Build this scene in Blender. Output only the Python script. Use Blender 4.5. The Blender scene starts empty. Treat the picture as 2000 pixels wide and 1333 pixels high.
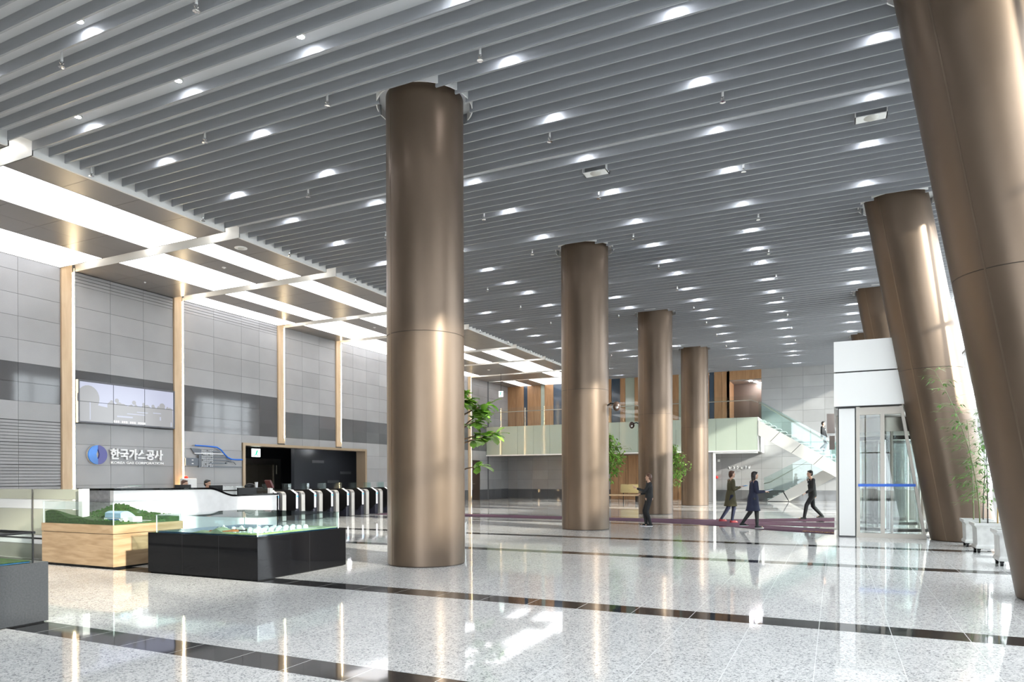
import bpy, bmesh, math, random
from mathutils import Vector, Matrix
random.seed(7)
PI = math.pi
S = bpy.context.scene
C = S.collection

# ------------------------------------------------------------------ camera, world, sun, exposure
cam_d = bpy.data.cameras.new('camera'); cam = bpy.data.objects.new('camera', cam_d); C.objects.link(cam)
cam_d.sensor_fit = 'HORIZONTAL'; cam_d.sensor_width = 36.0
cam_d.lens = 1337.0 / 2000.0 * 36.0
cam_d.clip_end = 400
cam_d.shift_x = 0.0
cam_d.shift_y = (930.8 - 666.5) / 2000.0
YAW = math.atan2(632, 1337)
cam.matrix_world = (Matrix.Translation((0, 0, 1.53)) @ Matrix.Rotation(YAW, 4, 'Z') @ Matrix.Rotation(PI/2, 4, 'X')
                    @ Matrix.Rotation(-math.radians(0.22), 4, 'Z'))
S.camera = cam
S.view_settings.view_transform = 'Standard'
S.view_settings.look = 'None'
S.view_settings.gamma = 1.0
S.view_settings.exposure = 0.68
S.view_settings.use_curve_mapping = False
cy = S.cycles
cy.max_bounces = 9; cy.diffuse_bounces = 5; cy.glossy_bounces = 4; cy.transparent_max_bounces = 16; cy.transmission_bounces = 4
cy.sample_clamp_indirect = 6.0; cy.sample_clamp_direct = 0.0
cy.caustics_reflective = False; cy.caustics_refractive = False
cy.use_denoising = True
cy.use_light_tree = True

W = bpy.data.worlds.new('world'); S.world = W; W.use_nodes = True
nt = W.node_tree; nt.nodes.clear()
wo = nt.nodes.new('ShaderNodeOutputWorld'); bg = nt.nodes.new('ShaderNodeBackground')
bg.inputs[0].default_value = (0.93, 0.95, 1.0, 1); bg.inputs[1].default_value = 5.6
nt.links.new(bg.outputs[0], wo.inputs[0])

sd = bpy.data.lights.new('sun', 'SUN'); sun = bpy.data.objects.new('sun', sd); C.objects.link(sun)
sd.energy = 7.5; sd.angle = math.radians(2.0); sd.color = (1.0, 0.93, 0.82)
SUN_FROM = Vector((0.90, -0.25, 0.36)).normalized()
sun.rotation_euler = SUN_FROM.to_track_quat('Z', 'Y').to_euler()

# ------------------------------------------------------------------ materials
MATS = {}
def mat(name, col=(0.5, 0.5, 0.5), rough=0.5, metal=0.0, spec=0.5, coat=0.0, emit=None, es=0.0, noise=0.0, nscale=8.0, bump=0.0, bscale=40.0, stretch=(1, 1, 1), rnoise=0.0):
    if name in MATS: return MATS[name]
    m = bpy.data.materials.new(name); m.use_nodes = True
    n = m.node_tree.nodes; l = m.node_tree.links
    b = n['Principled BSDF']
    b.inputs['Base Color'].default_value = (*col, 1); b.inputs['Roughness'].default_value = rough
    b.inputs['Metallic'].default_value = metal; b.inputs['Specular IOR Level'].default_value = spec
    b.inputs['Coat Weight'].default_value = coat; b.inputs['Coat Roughness'].default_value = 0.03
    if emit: b.inputs['Emission Color'].default_value = (*emit, 1); b.inputs['Emission Strength'].default_value = es
    if noise or bump or rnoise:
        tc = n.new('ShaderNodeTexCoord'); mp = n.new('ShaderNodeMapping'); mp.inputs['Scale'].default_value = stretch
        l.new(tc.outputs['Object'], mp.inputs['Vector'])
        nz = n.new('ShaderNodeTexNoise'); nz.inputs['Scale'].default_value = nscale; nz.inputs['Detail'].default_value = 5
        l.new(mp.outputs[0], nz.inputs['Vector'])
        if noise:
            cr = n.new('ShaderNodeValToRGB')
            cr.color_ramp.elements[0].position = 0.3; cr.color_ramp.elements[1].position = 0.7
            cr.color_ramp.elements[0].color = (*[c*(1-noise) for c in col], 1); cr.color_ramp.elements[1].color = (*[min(1, c*(1+noise)) for c in col], 1)
            l.new(nz.outputs['Fac'], cr.inputs[0]); l.new(cr.outputs[0], b.inputs['Base Color'])
        if rnoise:
            mr = n.new('ShaderNodeMapRange'); mr.inputs['To Min'].default_value = max(0.01, rough-rnoise); mr.inputs['To Max'].default_value = rough+rnoise
            l.new(nz.outputs['Fac'], mr.inputs['Value']); l.new(mr.outputs[0], b.inputs['Roughness'])
        if bump:
            n2 = n.new('ShaderNodeTexNoise'); n2.inputs['Scale'].default_value = bscale; l.new(mp.outputs[0], n2.inputs['Vector'])
            bp = n.new('ShaderNodeBump'); bp.inputs['Strength'].default_value = bump; bp.inputs['Distance'].default_value = 0.01
            l.new(n2.outputs['Fac'], bp.inputs['Height']); l.new(bp.outputs[0], b.inputs['Normal'])
    MATS[name] = m; return m

def glass(name, tint=(0.86, 0.95, 0.93), ior=1.5, rough=0.0):
    if name in MATS: return MATS[name]
    m = bpy.data.materials.new(name); m.use_nodes = True
    n = m.node_tree.nodes; l = m.node_tree.links; n.clear()
    o = n.new('ShaderNodeOutputMaterial'); mx = n.new('ShaderNodeMixShader'); fr = n.new('ShaderNodeFresnel'); fr.inputs[0].default_value = ior
    t = n.new('ShaderNodeBsdfTransparent'); t.inputs[0].default_value = (*tint, 1)
    g = n.new('ShaderNodeBsdfGlossy'); g.inputs[0].default_value = (1, 1, 1, 1); g.inputs[1].default_value = rough
    ge = n.new('ShaderNodeNewGeometry'); mr = n.new('ShaderNodeMapRange')   # same reflectance from both sides of the sheet
    mr.inputs['To Min'].default_value = ior; mr.inputs['To Max'].default_value = 1/ior
    l.new(ge.outputs['Backfacing'], mr.inputs['Value']); l.new(mr.outputs[0], fr.inputs[0])
    l.new(fr.outputs[0], mx.inputs[0]); l.new(t.outputs[0], mx.inputs[1]); l.new(g.outputs[0], mx.inputs[2]); l.new(mx.outputs[0], o.inputs[0])
    MATS[name] = m; return m

def stone_tile(name, col, rough, var=0.10, spec=0.5):
    """honed stone: fine grain plus a small tone step from slab to slab"""
    if name in MATS: return MATS[name]
    m = mat(name, col, rough, spec=spec)
    n = m.node_tree.nodes; l = m.node_tree.links; b = n['Principled BSDF']
    geo = n.new('ShaderNodeNewGeometry'); tc = n.new('ShaderNodeTexCoord')
    nz = n.new('ShaderNodeTexNoise'); nz.inputs['Scale'].default_value = 60; nz.inputs['Detail'].default_value = 4
    nz2 = n.new('ShaderNodeTexNoise'); nz2.inputs['Scale'].default_value = 0.9; nz2.inputs['Detail'].default_value = 3
    l.new(tc.outputs['Object'], nz.inputs['Vector']); l.new(tc.outputs['Object'], nz2.inputs['Vector'])
    def ma(op, a, bb):
        x = n.new('ShaderNodeMath'); x.operation = op
        for i, v in enumerate((a, bb)):
            if isinstance(v, (int, float)): x.inputs[i].default_value = v
            else: l.new(v, x.inputs[i])
        return x.outputs[0]
    v = ma('ADD', ma('MULTIPLY', geo.outputs['Random Per Island'], var), 1 - var/2)
    v = ma('ADD', v, ma('MULTIPLY', ma('SUBTRACT', nz.outputs['Fac'], 0.5), 0.22))
    v = ma('ADD', v, ma('MULTIPLY', ma('SUBTRACT', nz2.outputs['Fac'], 0.5), 0.30))
    mx = n.new('ShaderNodeVectorMath'); mx.operation = 'SCALE'; mx.inputs[0].default_value = col; l.new(v, mx.inputs['Scale'])
    l.new(mx.outputs[0], b.inputs['Base Color'])
    return m

def wood(name, c1, c2, scale=(1, 1, 12), rough=0.4):
    if name in MATS: return MATS[name]
    m = mat(name, c1, rough)
    n = m.node_tree.nodes; l = m.node_tree.links; b = n['Principled BSDF']
    tc = n.new('ShaderNodeTexCoord'); mp = n.new('ShaderNodeMapping'); mp.inputs['Scale'].default_value = scale
    l.new(tc.outputs['Object'], mp.inputs[0])
    nz = n.new('ShaderNodeTexNoise'); nz.inputs['Scale'].default_value = 1.6; nz.inputs['Detail'].default_value = 6; nz.inputs['Distortion'].default_value = 0.6
    l.new(mp.outputs[0], nz.inputs['Vector'])
    cr = n.new('ShaderNodeValToRGB'); cr.color_ramp.elements[0].position = 0.35; cr.color_ramp.elements[1].position = 0.65
    cr.color_ramp.elements[0].color = (*c1, 1); cr.color_ramp.elements[1].color = (*c2, 1)
    l.new(nz.outputs['Fac'], cr.inputs[0]); l.new(cr.outputs[0], b.inputs['Base Color'])
    return m

def floor_mat():
    m = mat('polished_granite', (0.55, 0.55, 0.55), 0.045, spec=0.8)
    n = m.node_tree.nodes; l = m.node_tree.links; b = n['Principled BSDF']
    tc = n.new('ShaderNodeTexCoord'); sp = n.new('ShaderNodeSeparateXYZ'); l.new(tc.outputs['Object'], sp.inputs[0])
    def ma(op, a, bb=0.0, cc=None):
        x = n.new('ShaderNodeMath'); x.operation = op
        for i, v in enumerate((a, bb) if cc is None else (a, bb, cc)):
            if isinstance(v, (int, float)): x.inputs[i].default_value = v
            else: l.new(v, x.inputs[i])
        return x.outputs[0]
    X, Y = sp.outputs[0], sp.outputs[1]
    vz = n.new('ShaderNodeTexVoronoi'); vz.inputs['Scale'].default_value = 100; l.new(tc.outputs['Object'], vz.inputs['Vector'])
    vz2 = n.new('ShaderNodeTexVoronoi'); vz2.inputs['Scale'].default_value = 48; l.new(tc.outputs['Object'], vz2.inputs['Vector'])
    nz = n.new('ShaderNodeTexNoise'); nz.inputs['Scale'].default_value = 0.8; nz.inputs['Detail'].default_value = 3; l.new(tc.outputs['Object'], nz.inputs['Vector'])
    sc1 = n.new('ShaderNodeSeparateColor'); l.new(vz.outputs['Color'], sc1.inputs[0])
    sc2 = n.new('ShaderNodeSeparateColor'); l.new(vz2.outputs['Color'], sc2.inputs[0])
    g = ma('ADD', ma('MULTIPLY', sc1.outputs[0], 0.62), ma('MULTIPLY', sc2.outputs[1], 0.38))
    cr = n.new('ShaderNodeValToRGB'); e = cr.color_ramp.elements
    e[0].position = 0.10; e[0].color = (0.25, 0.245, 0.25, 1); e[1].position = 0.66; e[1].color = (0.80, 0.785, 0.765, 1)
    q = e.new(0.32); q.color = (0.56, 0.555, 0.55, 1)
    l.new(g, cr.inputs[0])
    tone = n.new('ShaderNodeVectorMath'); tone.operation = 'SCALE'; l.new(cr.outputs[0], tone.inputs[0])
    l.new(ma('ADD', ma('MULTIPLY', nz.outputs['Fac'], 0.25), 0.86), tone.inputs['Scale'])
    # black inlay bands running across the hall
    def band(y0, y1, period=8.55):
        r = ma('MODULO', ma('SUBTRACT', ma('ADD', Y, 855.0), y0), period)
        return ma('LESS_THAN', r, y1 - y0)
    bm = ma('MAXIMUM', band(4.09, 4.47), band(7.44, 7.84))
    # joints: along the hall every 0.636 m, across every 1.12 m
    jx = ma('LESS_THAN', ma('ABSOLUTE', ma('SUBTRACT', ma('MODULO', ma('ADD', ma('SUBTRACT', X, 0.48), 63.6+0.318), 0.636), 0.318)), 0.0035)
    jy = ma('LESS_THAN', ma('MODULO', ma('ADD', ma('SUBTRACT', Y, 4.47), 111.0), 1.11), 0.006)
    dk = n.new('ShaderNodeMix'); dk.data_type = 'RGBA'; l.new(bm, dk.inputs[0]); l.new(tone.outputs[0], dk.inputs[6])
    blk = n.new('ShaderNodeValToRGB'); blk.color_ramp.elements[0].color = (0.012, 0.012, 0.013, 1); blk.color_ramp.elements[1].color = (0.04, 0.04, 0.042, 1)
    l.new(sc1.outputs[1], blk.inputs[0]); l.new(blk.outputs[0], dk.inputs[7])
    j1 = n.new('ShaderNodeMix'); j1.data_type = 'RGBA'; l.new(ma('MULTIPLY', jx, 0.8), j1.inputs[0]); l.new(dk.outputs[2], j1.inputs[6]); j1.inputs[7].default_value = (0.92, 0.92, 0.9, 1)
    j2 = n.new('ShaderNodeMix'); j2.data_type = 'RGBA'; l.new(ma('MULTIPLY', ma('MULTIPLY', jy, 0.45), ma('SUBTRACT', 1.0, bm)), j2.inputs[0]); l.new(j1.outputs[2], j2.inputs[6]); j2.inputs[7].default_value = (0.75, 0.75, 0.74, 1)
    l.new(j2.outputs[2], b.inputs['Base Color'])
    n2 = n.new('ShaderNodeTexNoise'); n2.inputs['Scale'].default_value = 2.2; l.new(tc.outputs['Object'], n2.inputs['Vector'])
    bp = n.new('ShaderNodeBump'); bp.inputs['Strength'].default_value = 0.05; bp.inputs['Distance'].default_value = 0.01
    l.new(n2.outputs['Fac'], bp.inputs['Height']); l.new(bp.outputs[0], b.inputs['Normal'])
    return m

M_FLOOR = floor_mat()
M_BLADE = mat('louvre_grey', (0.30, 0.31, 0.33), 0.30)
M_UPPER = mat('upper_ceiling_grey', (0.62, 0.63, 0.65), 0.5)
M_WHITE = mat('white_paint', (0.82, 0.82, 0.81), 0.45)
M_WPANEL = mat('white_panel', (0.84, 0.83, 0.81), 0.35)
M_SOFFIT = mat('soffit_taupe', (0.235, 0.215, 0.20), 0.30, metal=0.25)
M_STONE = stone_tile('grey_stone', (0.325, 0.322, 0.325), 0.26, var=0.14)
M_STONE_DARK = stone_tile('dark_polished_stone', (0.115, 0.115, 0.12), 0.06, var=0.25)
M_GROUT = mat('grout', (0.10, 0.10, 0.105), 0.8)
M_BRONZE = mat('bronze_cladding', (0.140, 0.100, 0.071), 0.37, metal=0.60, noise=0.10, nscale=1.2, stretch=(1, 1, 0.6), rnoise=0.05)
M_SEAM = mat('bronze_seam', (0.06, 0.045, 0.035), 0.5, metal=0.5)
M_OAK = wood('pilaster_oak', (0.58, 0.41, 0.25), (0.68, 0.51, 0.33), (3, 3, 0.5))
M_OAK_CASE = wood('case_oak', (0.29, 0.185, 0.10), (0.42, 0.29, 0.175), (1.2, 1.2, 9), 0.35)
M_WALNUT = wood('wall_wood', (0.33, 0.18, 0.085), (0.42, 0.24, 0.12), (5, 5, 0.5), 0.4)
M_BLACK = mat('black_granite', (0.006, 0.006, 0.007), 0.05, spec=0.20)
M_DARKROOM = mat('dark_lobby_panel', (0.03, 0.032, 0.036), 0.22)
M_BLACKMETAL = mat('black_metal', (0.012, 0.012, 0.013), 0.3, spec=0.3)
M_STEEL = mat('brushed_steel', (0.42, 0.40, 0.36), 0.30, metal=0.9)
M_CHROME = mat('chrome', (0.8, 0.8, 0.8), 0.12, metal=1.0)
M_GREENGLASS = mat('backpainted_green_glass', (0.40, 0.455, 0.385), 0.06, spec=0.6)
M_SLATE = mat('slate_blue_glass', (0.06, 0.085, 0.12), 0.08)
M_CARPET = mat('purple_carpet', (0.085, 0.028, 0.06), 0.95, noise=0.25, nscale=60)
M_MARBLE = mat('white_marble', (0.80, 0.80, 0.81), 0.18, noise=0.05, nscale=5)
M_GREYMARBLE = mat('grey_marble', (0.30, 0.30, 0.32), 0.2, noise=0.15, nscale=14)
M_GLASS = glass('clear_glass', (0.965, 0.985, 0.98), 1.38)
M_GLASS_G = glass('green_glass', (0.90, 0.965, 0.955), 1.42)
M_GLASS_C = glass('case_glass', (0.90, 0.955, 0.95), 1.45)
M_GLASS_F = glass('facade_glass', (0.95, 0.98, 0.98), 1.35)
M_EDGE = mat('glass_edge', (0.30, 0.55, 0.50), 0.1, emit=None)
M_LAMP = mat('lamp_lens', (1, 1, 1), 0.4, emit=(0.92, 0.95, 1.0), es=150.0)
M_PANEL_LIGHT = mat('stretch_light', (0.9, 0.9, 0.9), 0.5, emit=(0.97, 0.97, 1.0), es=1.7)
M_LED = mat('warm_led', (1, 0.9, 0.7), 0.5, emit=(1.0, 0.80, 0.50), es=22.0)
M_LEDW = mat('cool_led', (1, 1, 1), 0.5, emit=(1.0, 0.97, 0.92), es=14.0)
M_SKIN = mat('skin', (0.62, 0.38, 0.27), 0.5)
M_HAIR = mat('black_hair', (0.012, 0.010, 0.009), 0.35)
M_HAIRB = mat('brown_hair', (0.09, 0.035, 0.018), 0.35)
M_CLOTHK = mat('black_cloth', (0.014, 0.015, 0.017), 0.8)
M_CLOTHN = mat('navy_cloth', (0.018, 0.022, 0.05), 0.85)
M_CLOTHO = mat('olive_cloth', (0.085, 0.075, 0.038), 0.85)
M_CLOTHG = mat('grey_trousers', (0.07, 0.08, 0.095), 0.8)
M_SHIRT = mat('white_shirt', (0.8, 0.8, 0.82), 0.7)
M_LEAF = mat('broad_leaf', (0.19, 0.36, 0.05), 0.32, noise=0.35, nscale=3)
M_LEAF2 = mat('small_leaf', (0.20, 0.38, 0.055), 0.4, noise=0.3, nscale=4)
M_BAMBOO_LEAF = mat('bamboo_leaf', (0.13, 0.27, 0.06), 0.4, noise=0.4, nscale=3)
M_BARK = mat('bark', (0.14, 0.085, 0.05), 0.8, noise=0.3, nscale=20)
M_CANE = mat('green_cane', (0.16, 0.19, 0.07), 0.4, noise=0.2, nscale=8)
M_CANEY = mat('yellow_cane', (0.48, 0.30, 0.08), 0.4)
M_CANEK = mat('dark_cane', (0.05, 0.045, 0.035), 0.4)
M_SOIL = mat('soil', (0.05, 0.035, 0.025), 0.95)
M_PLANTER = mat('planter_stone', (0.62, 0.62, 0.60), 0.55, noise=0.12, nscale=9)

# ------------------------------------------------------------------ mesh helpers
class MB:
    def __init__(s): s.v = []; s.f = []
    def add(s, vs, fs):
        o = len(s.v); s.v += [tuple(v) for v in vs]; s.f += [tuple(i+o for i in f) for f in fs]; return s
    def box(s, x0, x1, y0, y1, z0, z1):
        return s.add([(x0,y0,z0),(x1,y0,z0),(x1,y1,z0),(x0,y1,z0),(x0,y0,z1),(x1,y0,z1),(x1,y1,z1),(x0,y1,z1)],
                     [(0,3,2,1),(4,5,6,7),(0,1,5,4),(1,2,6,5),(2,3,7,6),(3,0,4,7)])
    def prism(s, pts, axis, a0, a1):
        """polygon pts (2D) extruded along axis ('x': pts=(y,z), 'y': pts=(x,z), 'z': pts=(x,y))"""
        def P(p, a): return {'x': (a, p[0], p[1]), 'y': (p[0], a, p[1]), 'z': (p[0], p[1], a)}[axis]
        n = len(pts); vs = [P(p, a0) for p in pts] + [P(p, a1) for p in pts]
        fs = [tuple(range(n))[::-1], tuple(range(n, 2*n))] + [(i, (i+1) % n, n+(i+1) % n, n+i) for i in range(n)]
        return s.add(vs, fs)
    def rings(s, rs, cap=True):
        """rs: list of rings (lists of points, equal count)"""
        n = len(rs[0]); vs = [p for r in rs for p in r]; fs = []
        for k in range(len(rs)-1):
            for i in range(n):
                fs.append((k*n+i, k*n+(i+1) % n, (k+1)*n+(i+1) % n, (k+1)*n+i))
        if cap: fs += [tuple(range(n))[::-1], tuple(range((len(rs)-1)*n, len(rs)*n))]
        return s.add(vs, fs)
    def cyl(s, p0, p1, r0, r1=None, n=16, cap=True):
        r1 = r0 if r1 is None else r1
        a = Vector(p0); b = Vector(p1); d = (b-a).normalized()
        u = d.orthogonal().normalized(); w = d.cross(u)
        R = []
        for c, r in ((a, r0), (b, r1)):
            R.append([c + (u*math.cos(2*PI*i/n) + w*math.sin(2*PI*i/n))*r for i in range(n)])
        return s.rings(R, cap)
    def tube(s, pts, r, n=8):
        pts = [Vector(p) for p in pts]; R = []
        rs = r if isinstance(r, (list, tuple)) else [r]*len(pts)
        u = None
        for i, p in enumerate(pts):
            d = (pts[min(i+1, len(pts)-1)] - pts[max(i-1, 0)]).normalized()
            if u is None: u = d.orthogonal().normalized()
            u = (u - d*u.dot(d)).normalized(); w = d.cross(u)
            R.append([p + (u*math.cos(2*PI*k/n) + w*math.sin(2*PI*k/n))*rs[i] for k in range(n)])
        return s.rings(R)
    def ell(s, c, r, n=16, m=10, rot=None):
        c = Vector(c); r = r if isinstance(r, (list, tuple)) else (r, r, r); R = []
        vs = []; fs = []
        for j in range(1, m):
            t = PI*j/m
            for i in range(n):
                p = Vector((r[0]*math.sin(t)*math.cos(2*PI*i/n), r[1]*math.sin(t)*math.sin(2*PI*i/n), r[2]*math.cos(t)))
                vs.append(c + (rot @ p if rot else p))
        top = Vector((0, 0, r[2])); vs.append(c + (rot @ top if rot else top)); vs.append(c - (rot @ top if rot else top))
        for j in range(m-2):
            for i in range(n): fs.append((j*n+i, (j+1)*n+i, (j+1)*n+(i+1) % n, j*n+(i+1) % n))
        T = (m-1)*n
        for i in range(n): fs.append((T, i, (i+1) % n)); fs.append((T+1, (m-2)*n+(i+1) % n, (m-2)*n+i))
        return s.add(vs, fs)
    def cap(s, p0, p1, r0, r1, n=12):
        """tapered capsule"""
        a = Vector(p0); b = Vector(p1); d = (b-a)
        if d.length < 1e-5: return s.ell(a, r0, n, 8)
        d.normalize(); u = d.orthogonal().normalized(); w = d.cross(u); R = []
        for t in (-0.98, -0.8, -0.45, 0): R.append((a + d*(t*r0), r0*math.sqrt(max(1e-4, 1-t*t))))
        for t in (0, 0.45, 0.8, 0.98): R.append((b + d*(t*r1), r1*math.sqrt(max(1e-4, 1-t*t))))
        return s.rings([[c + (u*math.cos(2*PI*k/n) + w*math.sin(2*PI*k/n))*r for k in range(n)] for c, r in R])
    def lathe(s, c, prof, n=32):
        """prof: list of (radius, z)"""
        return s.rings([[(c[0]+r*math.cos(2*PI*i/n), c[1]+r*math.sin(2*PI*i/n), c[2]+z) for i in range(n)] for r, z in prof])

def obj(name, mb, m, parent=None, smooth=False, bevel=0.0, local=False, mats=None):
    off = Vector((0, 0, 0))
    if parent is not None and not local:
        q = parent
        while q is not None: off += q.location; q = q.parent
    me = bpy.data.meshes.new(name)
    me.from_pydata([tuple(Vector(v)-off) for v in mb.v], [], mb.f); me.update()
    me.materials.append(m)
    if smooth:
        for p in me.polygons: p.use_smooth = True
        if smooth != 'full':
            me.set_sharp_from_angle(angle=math.radians(40))
    o = bpy.data.objects.new(name, me); C.objects.link(o)
    if parent is not None: o.parent = parent
    if bevel:
        b = o.modifiers.new('bevel', 'BEVEL'); b.width = bevel; b.segments = 2; b.limit_method = 'ANGLE'
    return o
def tag(o, label=None, cat=None, group=None, kind=None):
    if label: o['label'] = label
    if cat: o['category'] = cat
    if group: o['group'] = group
    if kind: o['kind'] = kind
    return o
def thing(name, label, cat, loc=(0, 0, 0), group=None, rz=0.0):
    o = bpy.data.objects.new(name, None); C.objects.link(o); o.location = loc; o.rotation_euler = (0, 0, rz)
    o.empty_display_size = 0.1
    return tag(o, label, cat, group)
def struct(name, mb, m, parent=None, **k):
    o = obj(name, mb, m, parent, **k)
    if parent is None: o['kind'] = 'structure'
    return o
def copy_thing(src, loc, rz=None):
    c = src.copy(); C.objects.link(c); c.location = loc
    if rz is not None: c.rotation_euler = (0, 0, rz)
    for ch in src.children:
        d = ch.copy(); C.objects.link(d); d.parent = c
        for g in ch.children:
            e = g.copy(); C.objects.link(e); e.parent = d
    return c
_wn = ['first', 'second', 'third', 'fourth', 'fifth', 'sixth', 'seventh', 'eighth', 'ninth', 'tenth', 'eleventh', 'twelfth', 'thirteenth', 'fourteenth', 'fifteenth', 'sixteenth', 'seventeenth', 'eighteenth', 'nineteenth', 'twentieth']

# ------------------------------------------------------------------ key dimensions (metres)
XW, XR = -21.2, 3.9            # stone wall on the left, glazed front on the right
YB, YF = -10.0, 44.2           # behind the camera, far wall
ZC, ZT, ZS = 8.0, 8.18, 7.9   # louvre undersides, ceiling panel, side soffit
XS = -14.3                     # edge of the louvred field
SLOTS = [(-5.0, -4.55), (-0.95, -0.5), (3.45, 3.9), (7.75, 8.17), (12.9, 13.35), (16.8, 17.25), (21.8, 22.25), (25.5, 25.95), (30.4, 30.85), (34.15, 34.6), (38.3, 38.75), (41.0, 41.25)]
COL_Y = [10.31, 18.84, 27.40, 35.90]
CX, CR = -6.555, 0.68
LEAN_BASE, LEAN_TOP = 2.70, 1.36   # column axis x at floor and at z = 8

# ------------------------------------------------------------------ floor, ceiling, soffit
struct('floor', MB().box(XW-7, XR+0.1, YB, YF+2, -0.2, 0.0), M_FLOOR)
ceil = struct('ceiling', MB().box(XS, XR+0.2, YB, YF+2, ZT, ZT+0.25), M_UPPER)
struct('soffit_backing', MB().box(XW-0.3, XS, YB, YF+2, ZT+0.15, ZT+0.4), M_WHITE, ceil)

def col_gap(y):
    """x-intervals the louvre at y has to leave open around the columns"""
    g = []
    for cyy in COL_Y:
        dy = y - cyy
        for cx_ in (CX, LEAN_TOP):
            if abs(dy) < 0.80:
                h = math.sqrt(0.80**2 - dy*dy); g.append((cx_-h, cx_+h))
    return sorted(g)
bays = []
for i in range(len(SLOTS)):
    a = SLOTS[i][1]; b = SLOTS[i+1][0] if i+1 < len(SLOTS) else YF
    bays.append((a, b))
BLADE_Y = []
P, BW = 0.315, 0.030
for (a, b) in bays:
    if b < 3: continue
    n = max(1, round((b-a-BW)/P)); p = (b-a-BW)/n
    mb = MB()
    for k in range(n+1):
        y = a + k*p; BLADE_Y.append((y, y+BW))
        x = XS-0.02
        for (g0, g1) in col_gap(y+BW/2):
            mb.box(x, g0, y, y+BW, ZC, ZT); x = g1
        mb.box(x, XR, y, y+BW, ZC, ZT)
    obj('louvre_blades', mb, M_BLADE, ceil)

# perimeter fascia of the louvred field and side soffit with its slots
mb = MB()
for (a, b) in bays:
    mb.box(XS-0.06, XS+0.0, a, b, ZS, ZT+0.15)
obj('fascia', mb, M_WHITE, ceil)
PANELS = {0: [], 1: [(-19.2, -17.2)], 2: [(-16.3, -15.3), (-19.2, -17.2)], 3: [(-17.23, -15.3), (-21.2, -19.2)], 4: [(-16.27, -15.27), (-19.2, -17.2)],
          5: [(-16.33, -15.27), (-19.2, -18.18), (-21.2, -20.15)], 6: [(-17.3, -15.3), (-20.2, -18.2)], 7: [(-18.3, -16.3), (-21.2, -19.2)],
          8: [(-16.3, -15.3), (-18.2, -17.3)], 9: [(-17.2, -15.3), (-21.2, -20.3)], 10: [(-16.3, -15.2)], 11: [(-18.3, -15.8), (-20.2, -19.3)]}
ordn = ['nearest', 'second', 'third', 'fourth', 'fifth', 'sixth', 'seventh', 'eighth', 'ninth', 'tenth', 'eleventh', 'twelfth']
for bi, (a, b) in enumerate(bays):
    if b < 0: continue
    cuts = sorted(PANELS[bi]); x = XW; segs = []
    for (p0, p1) in cuts:
        if p0 > x+0.01: segs.append((x, p0))
        x = p1
    segs.append((x, XS-0.06))
    mb = MB()
    for (s0, s1) in segs:
        nn = max(1, round((b-a)/1.2)); q = (b-a)/nn
        nx = 2 if s1-s0 > 1.3 else 1; qx = (s1-s0)/nx
        for k in range(nn):
            for h in range(nx):
                mb.box(s0+h*qx+(0.006 if h else 0), s0+(h+1)*qx, a+k*q+0.005, a+(k+1)*q-0.005, ZS, ZS+0.03)
    obj('soffit_panels', mb, M_SOFFIT, ceil)
    for pi_, (p0, p1) in enumerate(reversed(cuts)):
        nm = ('beside the louvres' if pi_ == 0 else ('against the stone wall' if p0 < -21 else 'in the middle of the soffit'))
        if len(cuts) == 1: nm = 'alone in its bay'
        vis = bi - 3
        lb = 'glowing white ceiling light panel %s, %s bay of the side soffit' % (nm, ordn[vis] if 0 <= vis < 12 else 'overhead')
        t = thing('ceiling_light_panel', lb, 'light', ((p0+p1)/2, (a+b)/2, ZS), 'stretched light panels in the side soffit')
        obj('diffuser', MB().box(p0+0.01, p1-0.01, a+0.01, b-0.01, ZS+0.004, ZS+0.02), M_PANEL_LIGHT, t)
        fr = MB()
        for (u0, u1, v0, v1) in ((p0, p0+0.012, a, b), (p1-0.012, p1, a, b), (p0, p1, a, a+0.012), (p0, p1, b-0.012, b)):
            fr.box(u0, u1, v0, v1, ZS-0.003, ZS+0.04)
        obj('frame', fr, M_SOFFIT, t)
# slots: lit far cheek, timber lid
for (a, b) in SLOTS:
    if b < 3: continue
    obj('slot_cheek', MB().box(XW, XS, b-0.004, b+0.02, ZS-0.0, ZT+0.16), M_WHITE, ceil)
    obj('slot_cheek', MB().box(XW, XS, a-0.02, a+0.004, ZS+0.0, ZT+0.16), M_WHITE, ceil)
    mb = MB()
    for cx_ in (-20.45, -17.7, -15.1):
        mb.cyl((cx_, (a+b)/2, ZT+0.13), (cx_, (a+b)/2, ZT+0.14), 0.045, n=12)
    obj('slot_lamps', mb, mat('slot_lamp', (1, 1, 1), 0.5, emit=(1, 0.95, 0.88), es=130.0), ceil)
# collars round the column heads
for i, y in enumerate(COL_Y):
    for cx_ in (CX, LEAN_TOP):
        mb = MB(); n = 40
        ring = lambda r, z: [(cx_+r*math.cos(2*PI*k/n), y+r*math.sin(2*PI*k/n), z) for k in range(n)]
        mb.rings([ring(0.83, ZC+0.05), ring(0.85, ZC+0.05), ring(0.85, ZT), ring(0.83, ZT), ring(0.83, ZC+0.05)], cap=False)
        obj('collar', mb, M_WHITE, ceil, smooth=True)

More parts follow.
